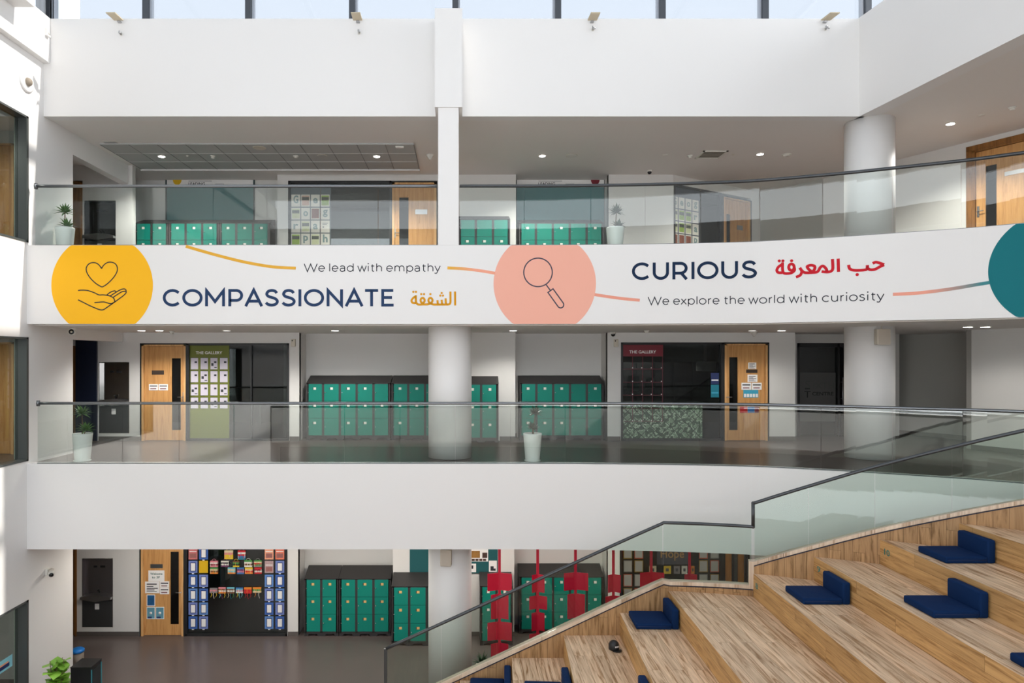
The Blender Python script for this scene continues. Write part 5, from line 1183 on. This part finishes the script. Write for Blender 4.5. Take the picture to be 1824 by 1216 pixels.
# ================================================================ lamps, cameras, ceiling fittings, speakers
def ceil_at(px, py, zc): 
    d = (zc - EYE) * FOC / (PY0 - py); return sx(px, d), d
def lab_near(px): return 'left end' if px < 300 else 'left part' if px < 560 else 'middle' if px < 800 else 'right of the pier' if px < 1150 else 'right part' if px < 1500 else 'far right'
def downlight(px, py, zc, label, lit=True, power=400, r=.085):
    x, y = ceil_at(px, py, zc); o = thing('downlight', label, 'ceiling light', (x, y, zc), 0, 'ceiling downlights')
    b = MB(); b.lathe([(r, -.001), (r, -.010), (r*.8, -.012), (r*.78, -.004)], (0, 0, 0), 24); b.build('trim_ring', M_WHITEP, o)
    b = MB(); b.lathe([(r*.80, -.0125), (r*.78, -.016), (.004, -.016)], (0, 0, 0), 20); b.build('lamp_disc', M_LAMP if lit else M_LAMPD, o)
    if power:
        l = bpy.data.lights.new('downlight_lamp', 'SPOT'); l.energy = power; l.spot_size = radians(140); l.spot_blend = .6; l.shadow_soft_size = .06; l.color = (1, .96, .9)
        q = bpy.data.objects.new('downlight_lamp', l); COL.objects.link(q); q.parent = o; q.location = (0, 0, -.03)
CT = C2 - .03
for px, py, z, lab in ((288, 278, CT, 'bright round downlight in the tiles near the upper left'), (671, 278, CT, 'bright round downlight in the tiles left of the pier'), (966, 277, C2, 'bright round downlight just right of the pier, upper ceiling'), (1354, 274, C2, 'bright round downlight left of the upper right column'), (1693, 220, C2, 'bright round downlight near the upper right door')):
    downlight(px, py, z, lab)
for px, py, lab in ((252, 590.5, 'lit downlight at the left end of the lower gallery ceiling'), (284, 592, 'second lit downlight from the left in the lower gallery ceiling'), (404, 590.5, 'dim downlight above the olive gallery'), (597, 590, 'lit downlight above the left lockers, lower gallery'), (914, 589.5, 'lit downlight right of the column, lower gallery'), (1340, 590, 'dim fill light added at the sensor above the covered door, lower gallery'), (1392, 588, 'lit downlight by the black entrance, lower gallery'), (1724, 577.5, 'lit downlight at the right end of the lower gallery, left of two'), (1755, 577, 'lit downlight at the right end of the lower gallery, right of two')):
    d = 14.2 if px < 1500 else 12.6; x = sx(px, d); downlight(px, PY0 - (C1-EYE)*FOC/d, C1, lab, px not in (404, 1340), {252: 110, 284: 90, 404: 150, 597: 190, 914: 130, 1340: 50, 1392: 50, 1724: 40, 1755: 40}[px], .09)  # lamp above the covered door is added where a sensor hangs
def puck(px, py, zc, label, r, h, m=M_WHITEP, name='smoke_detector'):
    x, y = ceil_at(px, py, zc); o = thing(name, label, 'ceiling sensor', (x, y, zc), 0, 'ceiling sensors')
    b = MB(); b.lathe([(r, -.001), (r, -h*.3), (r*.95, -h*.4)], (0, 0, 0), 20); b.build('base', m, o)
    b = MB(); b.lathe([(r*.7, -h*.4), (r*.65, -h), (.004, -h*1.05)], (0, 0, 0), 20); b.build('sensor_head', m, o)
puck(379, 277, CT, 'small white smoke detector in the tiles right of the left downlight', .055, .06)
puck(527, 277.5, CT, 'white smoke detector in the middle of the tiles', .06, .045)
puck(334, 277, CT, 'tiny white sensor beside the left downlight', .03, .02)
puck(1229, 276.5, C2, 'white smoke detector left of the ceiling vent', .055, .06)
puck(1401, 275, C2, 'flat white smoke detector right of the lit downlight', .10, .035)
puck(1803, 191, C2, 'white smoke detector near the upper right door', .06, .05)
puck(1748, 205, C2, 'small flat sensor beside the far right downlight', .07, .012)
puck(1185, 275.5, C2, 'thin flat sensor left of the ceiling vent', .07, .012)
puck(1306, 275, C2, 'small grey sensor right of the ceiling vent', .03, .015, M_CREAM)
puck(306, 589.5, C1, 'white detector at the left of the lower gallery ceiling', .06, .06)
puck(1152, 588.5, C1, 'white detector above the maroon gallery', .06, .05)
def flat_disc(px, py, zc, label, r, m):
    x, y = ceil_at(px, py, zc); o = thing('ceiling_speaker', label, 'ceiling speaker', (x, y, zc), 0, 'ceiling speakers')
    b = MB(); b.lathe([(r, -.001), (r, -.008), (r*.92, -.010), (.004, -.010)], (0, 0, 0), 28); b.build('grille', m, o)
    b = MB(); b.lathe([(r*1.02, -.001), (r*1.06, -.004), (r*1.02, -.009)], (0, 0, 0), 28); b.build('rim', M_CREAM, o)
flat_disc(462, 263, CT, 'round cream ceiling speaker in the tiles', .13, M_CREAM)
flat_disc(574, 277, CT, 'round grey ceiling speaker left of the bright tile downlight', .10, M_TILE)
flat_disc(1018, 276.5, C2, 'round ceiling speaker right of the pier', .12, M_CEIL)
x, y = ceil_at(712, 260.5, CT); o = thing('ceiling_emergency_light', 'white rectangular emergency light in the corner tile', 'emergency light', (x, y, CT)); MB().bevel_box(-.09, .09, -.04, .04, -.03, -.001, .012).build('housing', M_WHITEP, o); b = MB(); b.box(-.07, .07, -.03, .03, -.034, -.0302); b.build('lens', M_PAPER, o)
x, y = ceil_at(766, 275, C2); o = thing('ceiling_motion_sensor', 'white cone shaped sensor beside the slim pier', 'sensor', (x, y, C2)); b = MB(); b.lathe([(.085, -.001), (.08, -.03), (.03, -.10), (.012, -.115)], (0, 0, 0), 20); b.build('cone', M_WHITEP, o); b = MB(); b.lathe([(.012, -.115), (.012, -.13), (.004, -.132)], (0, 0, 0), 12); b.build('sensor_tip', M_CREAM, o)
o = thing('ceiling_motion_sensor', 'white cone shaped sensor above the covered door, lower gallery', 'sensor', (sx(1343, 14.9), 14.9, C1)); b = MB(); b.lathe([(.075, -.001), (.07, -.03), (.03, -.09), (.012, -.10)], (0, 0, 0), 20); b.build('cone', M_WHITEP, o); b = MB(); b.lathe([(.012, -.1), (.010, -.112), (.004, -.114)], (0, 0, 0), 12); b.build('sensor_tip', M_CREAM, o)
x, y = ceil_at(1267, 275, C2); o = thing('ceiling_vent', 'square slatted air vent in the upper ceiling', 'air vent', (x, y, C2))
b = MB(); w = .27
for q in ((-w, w, -w, -w+.04), (-w, w, w-.04, w), (-w, -w+.04, -w, w), (w-.04, w, -w, w)): b.box(*q, -.02, -.001)
b.build('vent_frame', M_WHITEP, o)
b = MB(); b.box(-w+.04, w-.04, -w+.04, w-.04, -.004, -.001); b.build('dark_backing', M_BLACK, o)
for k in range(7): b = MB(); yy = -w+.07 + k*.066; b.box(-w+.04, w-.04, yy, yy+.016, -.012, -.008); b.build('slat', M_CREAM, o)
x, y = ceil_at(196, 252.5, C2); o = thing('ceiling_hatch', 'small grey hatch at the left corner of the tiles', 'hatch', (x, y, C2)); b = MB(); b.box(-.13, .13, -.05, .05, -.012, -.001); b.build('hatch_cover', M_TILE, o); b = MB(); b.box(-.14, .14, -.06, .06, -.006, -.0005); b.build('hatch_rim', M_CREAM, o)
# cameras
def dome(px, py, zc, label, k=1.0, yy=None):
    if yy is None: x, y = ceil_at(px, py, zc)
    else: x, y = sx(px, yy), yy
    o = thing('ceiling_camera', label, 'security camera', (x, y, zc), 0, 'security cameras')
    b = MB(); b.lathe([(.07*k, -.001), (.07*k, -.03*k), (.062*k, -.045*k)], (0, 0, 0), 24); b.build('housing', M_WHITEP, o)
    b = MB(); b.ball((0, 0, -.055*k), .055*k, 0, 16); b.build('dome_lens', M_LENS, o)
dome(188, 277, C2, 'black dome camera at the left end of the upper ceiling')
dome(1157, 303, C2, 'black dome camera above the white wall, upper gallery', .9)
dome(1092, 594, C1, 'black dome camera at the corner of the recess, lower gallery', .9, 15.2)
def turret(label, loc, rz):
    o = thing('security_camera', label, 'security camera', loc, rz, 'security cameras')
    b = MB(); b.lathe([(.055, -.001), (.055, -.03), (.03, -.05)], (0, 0, 0), 20); b.build('mount', M_WHITEP, o)
    b = MB(); b.lathe([(.05, .05), (.062, .02), (.062, -.06), (.058, -.065)], (0, -.02, -.085), 20, axis='y'); b.build('housing', M_WHITEP, o)
    b = MB(); b.lathe([(.048, -.068), (.05, -.0652)], (0, -.02, -.085), 20, axis='y'); b.lathe([(.018, -.074), (.02, -.068)], (0, -.02, -.085), 14, axis='y', m=1); b.build('lens', [M_LENS, M_CREAM], o)
turret('white turret camera under the upper band at the left', (sx(130, 13.0), 13.0, C1), .2)
o = thing('security_camera', 'white bullet camera on the left wall above the hall floor', 'security camera', (WL, 12.55, 2.36), 0, 'security cameras')
b = MB(); b.bevel_box(.001, .05, -.045, .045, -.06, .06, .012); b.build('mount', M_WHITEP, o)
b = MB(); b.tube([(.05, 0, .0), (.09, -.01, -.0), (.10, -.03, -.02)], .02, 10); b.build('arm', M_WHITEP, o)
b = MB(); b.tube([(.08, .05, .01), (.13, -.05, -.015), (.16, -.10, -.028)], [.045, .05, .05], 18); b.build('housing', M_WHITEP, o)
b = MB(); b.tube([(.159, -.099, -.0279), (.165, -.110, -.0305)], .038, 18); b.build('lens', M_LENS, o)
# floodlights and nozzles along the upper wall
for k, (px, nz, tilt, lab) in enumerate(((214, 61, -.22, 'left end'), (638, 58.5, -.05, 'left of the pier'), (1054, 52.5, .1, 'right of the pier'), (1468, 52, .28, 'right end'))):
    d = FY; o = thing('floodlight', 'tilted cream floodlight plate on the tall white wall, %s' % lab, 'floodlight', (sx(px, d), d, TOP-.01), 0, 'floodlights on the upper wall')
    b = MB(); w_, dp, t = .085, .16, .02; sh = tilt*.32
    vs = [(-w_, -.05, -.05), (w_, -.05, -.05), (w_+sh, -.05-dp, .005), (-w_+sh, -.05-dp, .005)]; vs += [(x, y, z+t) for x, y, z in vs]
    b.add(vs, [(0, 1, 2, 3), (4, 7, 6, 5), (0, 4, 5, 1), (1, 5, 6, 2), (2, 6, 7, 3), (3, 7, 4, 0)]); b.build('lamp_plate', mat('flood_cream', srgb(196, 184, 160), .4), o)
    b = MB(); b.box(-.03, .03, -.06, -.001, -.075, -.055); b.tube([(0, -.03, -.06), (0, -.055, -.045)], .012, 8); b.build('mount_bracket', M_STEEL, o)
    o = thing('wall_nozzle', 'small steel nozzle under the floodlight, %s' % lab, 'wall nozzle', (sx(px+2, d), d, sz(nz, d)), 0, 'nozzles on the upper wall')
    b = MB(); b.lathe([(.03, -.012), (.03, -.001)], (0, 0, 0), 16, axis='y'); b.build('flange', M_WHITEP, o)
    b = MB(); b.tube([(0, -.012, 0), (0, -.07, 0), (.02, -.10, -.03)], [.018, .018, .014], 10); b.ball((-.005, -.05, .025), .02); b.build('nozzle', M_STEEL, o)
# round speaker on the left wall and small bracket
o = thing('wall_speaker', 'round white speaker high on the left wall', 'speaker', (WL, 11.98, sz(146, 11.98)))
b = MB(); b.lathe([(.185, .001), (.185, .02), (.15, .035), (.10, .03)], (0, 0, 0), 32, axis='x'); b.build('surround', M_WALL, o)
b = MB(); b.ball((.03, 0, .0), .075, 0, 18); b.build('dome', mat('speaker_taupe', srgb(150, 138, 122), .6), o)
o = thing('wall_bracket', 'small white bracket on the end of the projecting left beam', 'bracket', (WL+.125, 12.36, sz(62, 12.4)))
b = MB(); b.box(.001, .05, -.05, .05, -.05, -.02); b.box(.001, .05, -.05, -.03, -.02, .08); b.build('plate', M_WALL, o); b = MB(); b.tube([(.03, -.04, .06), (.03, .04, .0)], .012, 8); b.build('strut', M_WHITEP, o)
# wall devices and column speakers
for px, py, lab in ((523, 610.5, 'cream alarm sounder on the pilaster left of the lockers'), (1097, 611, 'cream alarm sounder left of the maroon gallery')):
    o = thing('alarm_sounder', lab, 'alarm sounder', (sx(px, D1), D1, sz(py, D1)), 0, 'alarm sounders'); MB().bevel_box(-.05, .05, -.05, -.001, -.085, .085, .015).build('housing', M_CREAM, o); b = MB(); b.lathe([(.014, -.056), (.016, -.05)], (-.02, 0, .05), 12, axis='y'); b.build('sensor_eye', M_BLACK, o); b = MB(); b.box(-.055, .055, -.006, -.0008, -.09, .09); b.build('mount_plate', M_WHITEP, o)
def col_speaker(label, cx_, cy_, r, ang, z, w, h):
    a = radians(ang); o = thing('column_speaker', label, 'speaker', (cx_ + r*cos(a), cy_ + r*sin(a), z), a + pi/2, 'column speakers')
    b = MB(); b.bevel_box(-w/2, w/2, -.17, -.03, -h/2, h/2, .012); b.build('cabinet', M_CREAM, o)
    b = MB(); b.box(-w/2+.015, w/2-.015, -.1735, -.1702, -h/2+.015, h/2-.015); b.build('grille', mat('speaker_grille', srgb(188, 178, 164), .7, bump=.4, bscale=500), o)
    b = MB(); b.box(-.04, .04, -.03, .012, -.05, .05); b.tube([(0, -.06, h/2), (.01, -.04, h/2+.04), (.03, .0, h/2+.06)], .006, 6); b.build('bracket', M_CREAM, o)
col_speaker('square cream speaker on the right column of the lower gallery', 7.76, 12.82, .42, -98, sz(599.5, 12.2), .225, .285)
col_speaker('cream speaker near the top of the ground floor column', -.22, 12.9, .413, -97, sz(992, 12.4), .2, .3)
# ================================================================ light and camera
w = bpy.data.worlds.new('daylight'); SC.world = w; w.use_nodes = True; nt = w.node_tree
bg = nt.nodes['Background']; tc = nt.nodes.new('ShaderNodeTexCoord'); sp = nt.nodes.new('ShaderNodeSeparateXYZ'); nt.links.new(tc.outputs['Generated'], sp.inputs[0])
rp = nt.nodes.new('ShaderNodeValToRGB'); e = rp.color_ramp.elements; e[0].position = .0; e[0].color = (.93, .96, 1, 1); e[1].position = .9; e[1].color = (.80, .89, 1, 1)
nt.links.new(sp.outputs[2], rp.inputs[0]); nt.links.new(rp.outputs[0], bg.inputs['Color']); bg.inputs['Strength'].default_value = 3.4
s = bpy.data.lights.new('sun', 'SUN'); s.energy = 17.0; s.angle = radians(.8); s.color = (1, .95, .88); so = bpy.data.objects.new('sun', s); COL.objects.link(so)
A, E_ = radians(4.5), radians(43)
dirv = Vector((-cos(E_)*cos(A), -cos(E_)*sin(A), -sin(E_))); so.rotation_euler = dirv.to_track_quat('-Z', 'Y').to_euler(); so.location = (10, 14, 20)
cam = bpy.data.cameras.new('camera'); co = bpy.data.objects.new('camera', cam); COL.objects.link(co)
co.location = (0, 0, EYE); co.rotation_euler = (pi/2, 0, 0)
cam.sensor_fit = 'HORIZONTAL'; cam.sensor_width = 36; cam.lens = 36*FOC/1824; cam.shift_x = (912-PX0)/1824; cam.shift_y = (PY0-608)/1824; cam.clip_end = 200
SC.camera = co
vs_ = SC.view_settings; SC.display_settings.display_device = 'sRGB'; vs_.view_transform = 'Standard'; vs_.look = 'None'; vs_.gamma = 1; vs_.use_curve_mapping = False; vs_.exposure = 0.28
cy = SC.cycles; cy.max_bounces = 14; cy.diffuse_bounces = 7; cy.glossy_bounces = 5; cy.transparent_max_bounces = 32; cy.transmission_bounces = 6; cy.caustics_reflective = False; cy.caustics_refractive = False; cy.sample_clamp_indirect = 8
def room_fill(x, y, z, e, size=1.2, name='room_fill'):  # area fills added to brighten the rooms behind the glass
    l = bpy.data.lights.new(name, 'AREA'); l.energy = e; l.size = size; l.color = (1, .95, .88); q = bpy.data.objects.new(name, l); COL.objects.link(q); q.location = (x, y, z)
for z in (F1+2.2, F2+2.1): room_fill(-9.4, 11.2, z, 60)
room_fill(-9.4, 10.5, 2.6, 40)
room_fill(4.5, 17.8, C1-.1, 45); room_fill(-5, 17.8, C1-.1, 12); room_fill(-3, 18.5, C2-.1, 40)
# fill lights added under the hall ceiling, no fittings seen there
def corridor(z, y, xs, e, spot=False):
    for x in xs:
        if spot:
            l = bpy.data.lights.new('corridor_fill', 'SPOT'); l.spot_size = radians(150); l.spot_blend = .5; l.shadow_soft_size = .03; l.energy = e
        else:
            l = bpy.data.lights.new('corridor_fill', 'AREA'); l.shape = 'RECTANGLE'; l.size = 1.1; l.size_y = .25; l.energy = e
        l.color = (1, .94, .85); q = bpy.data.objects.new('corridor_fill', l); COL.objects.link(q); q.location = (x, y, z)
corridor(C0 - .02, 13.9, (-6.5, -4.2, -1.9, .4, 2.7, 5.0), 29)
for x in (-6.5, -4.2, -1.9, .4, 2.7, 5.0):
    b = MB(); b.box(x-.56, x+.56, 13.77, 14.03, C0-.012, C0-.001); b.build('fill_plate', M_PAPER, bpy.data.objects['ceiling_ground'])  # blank plates added over the fill lights
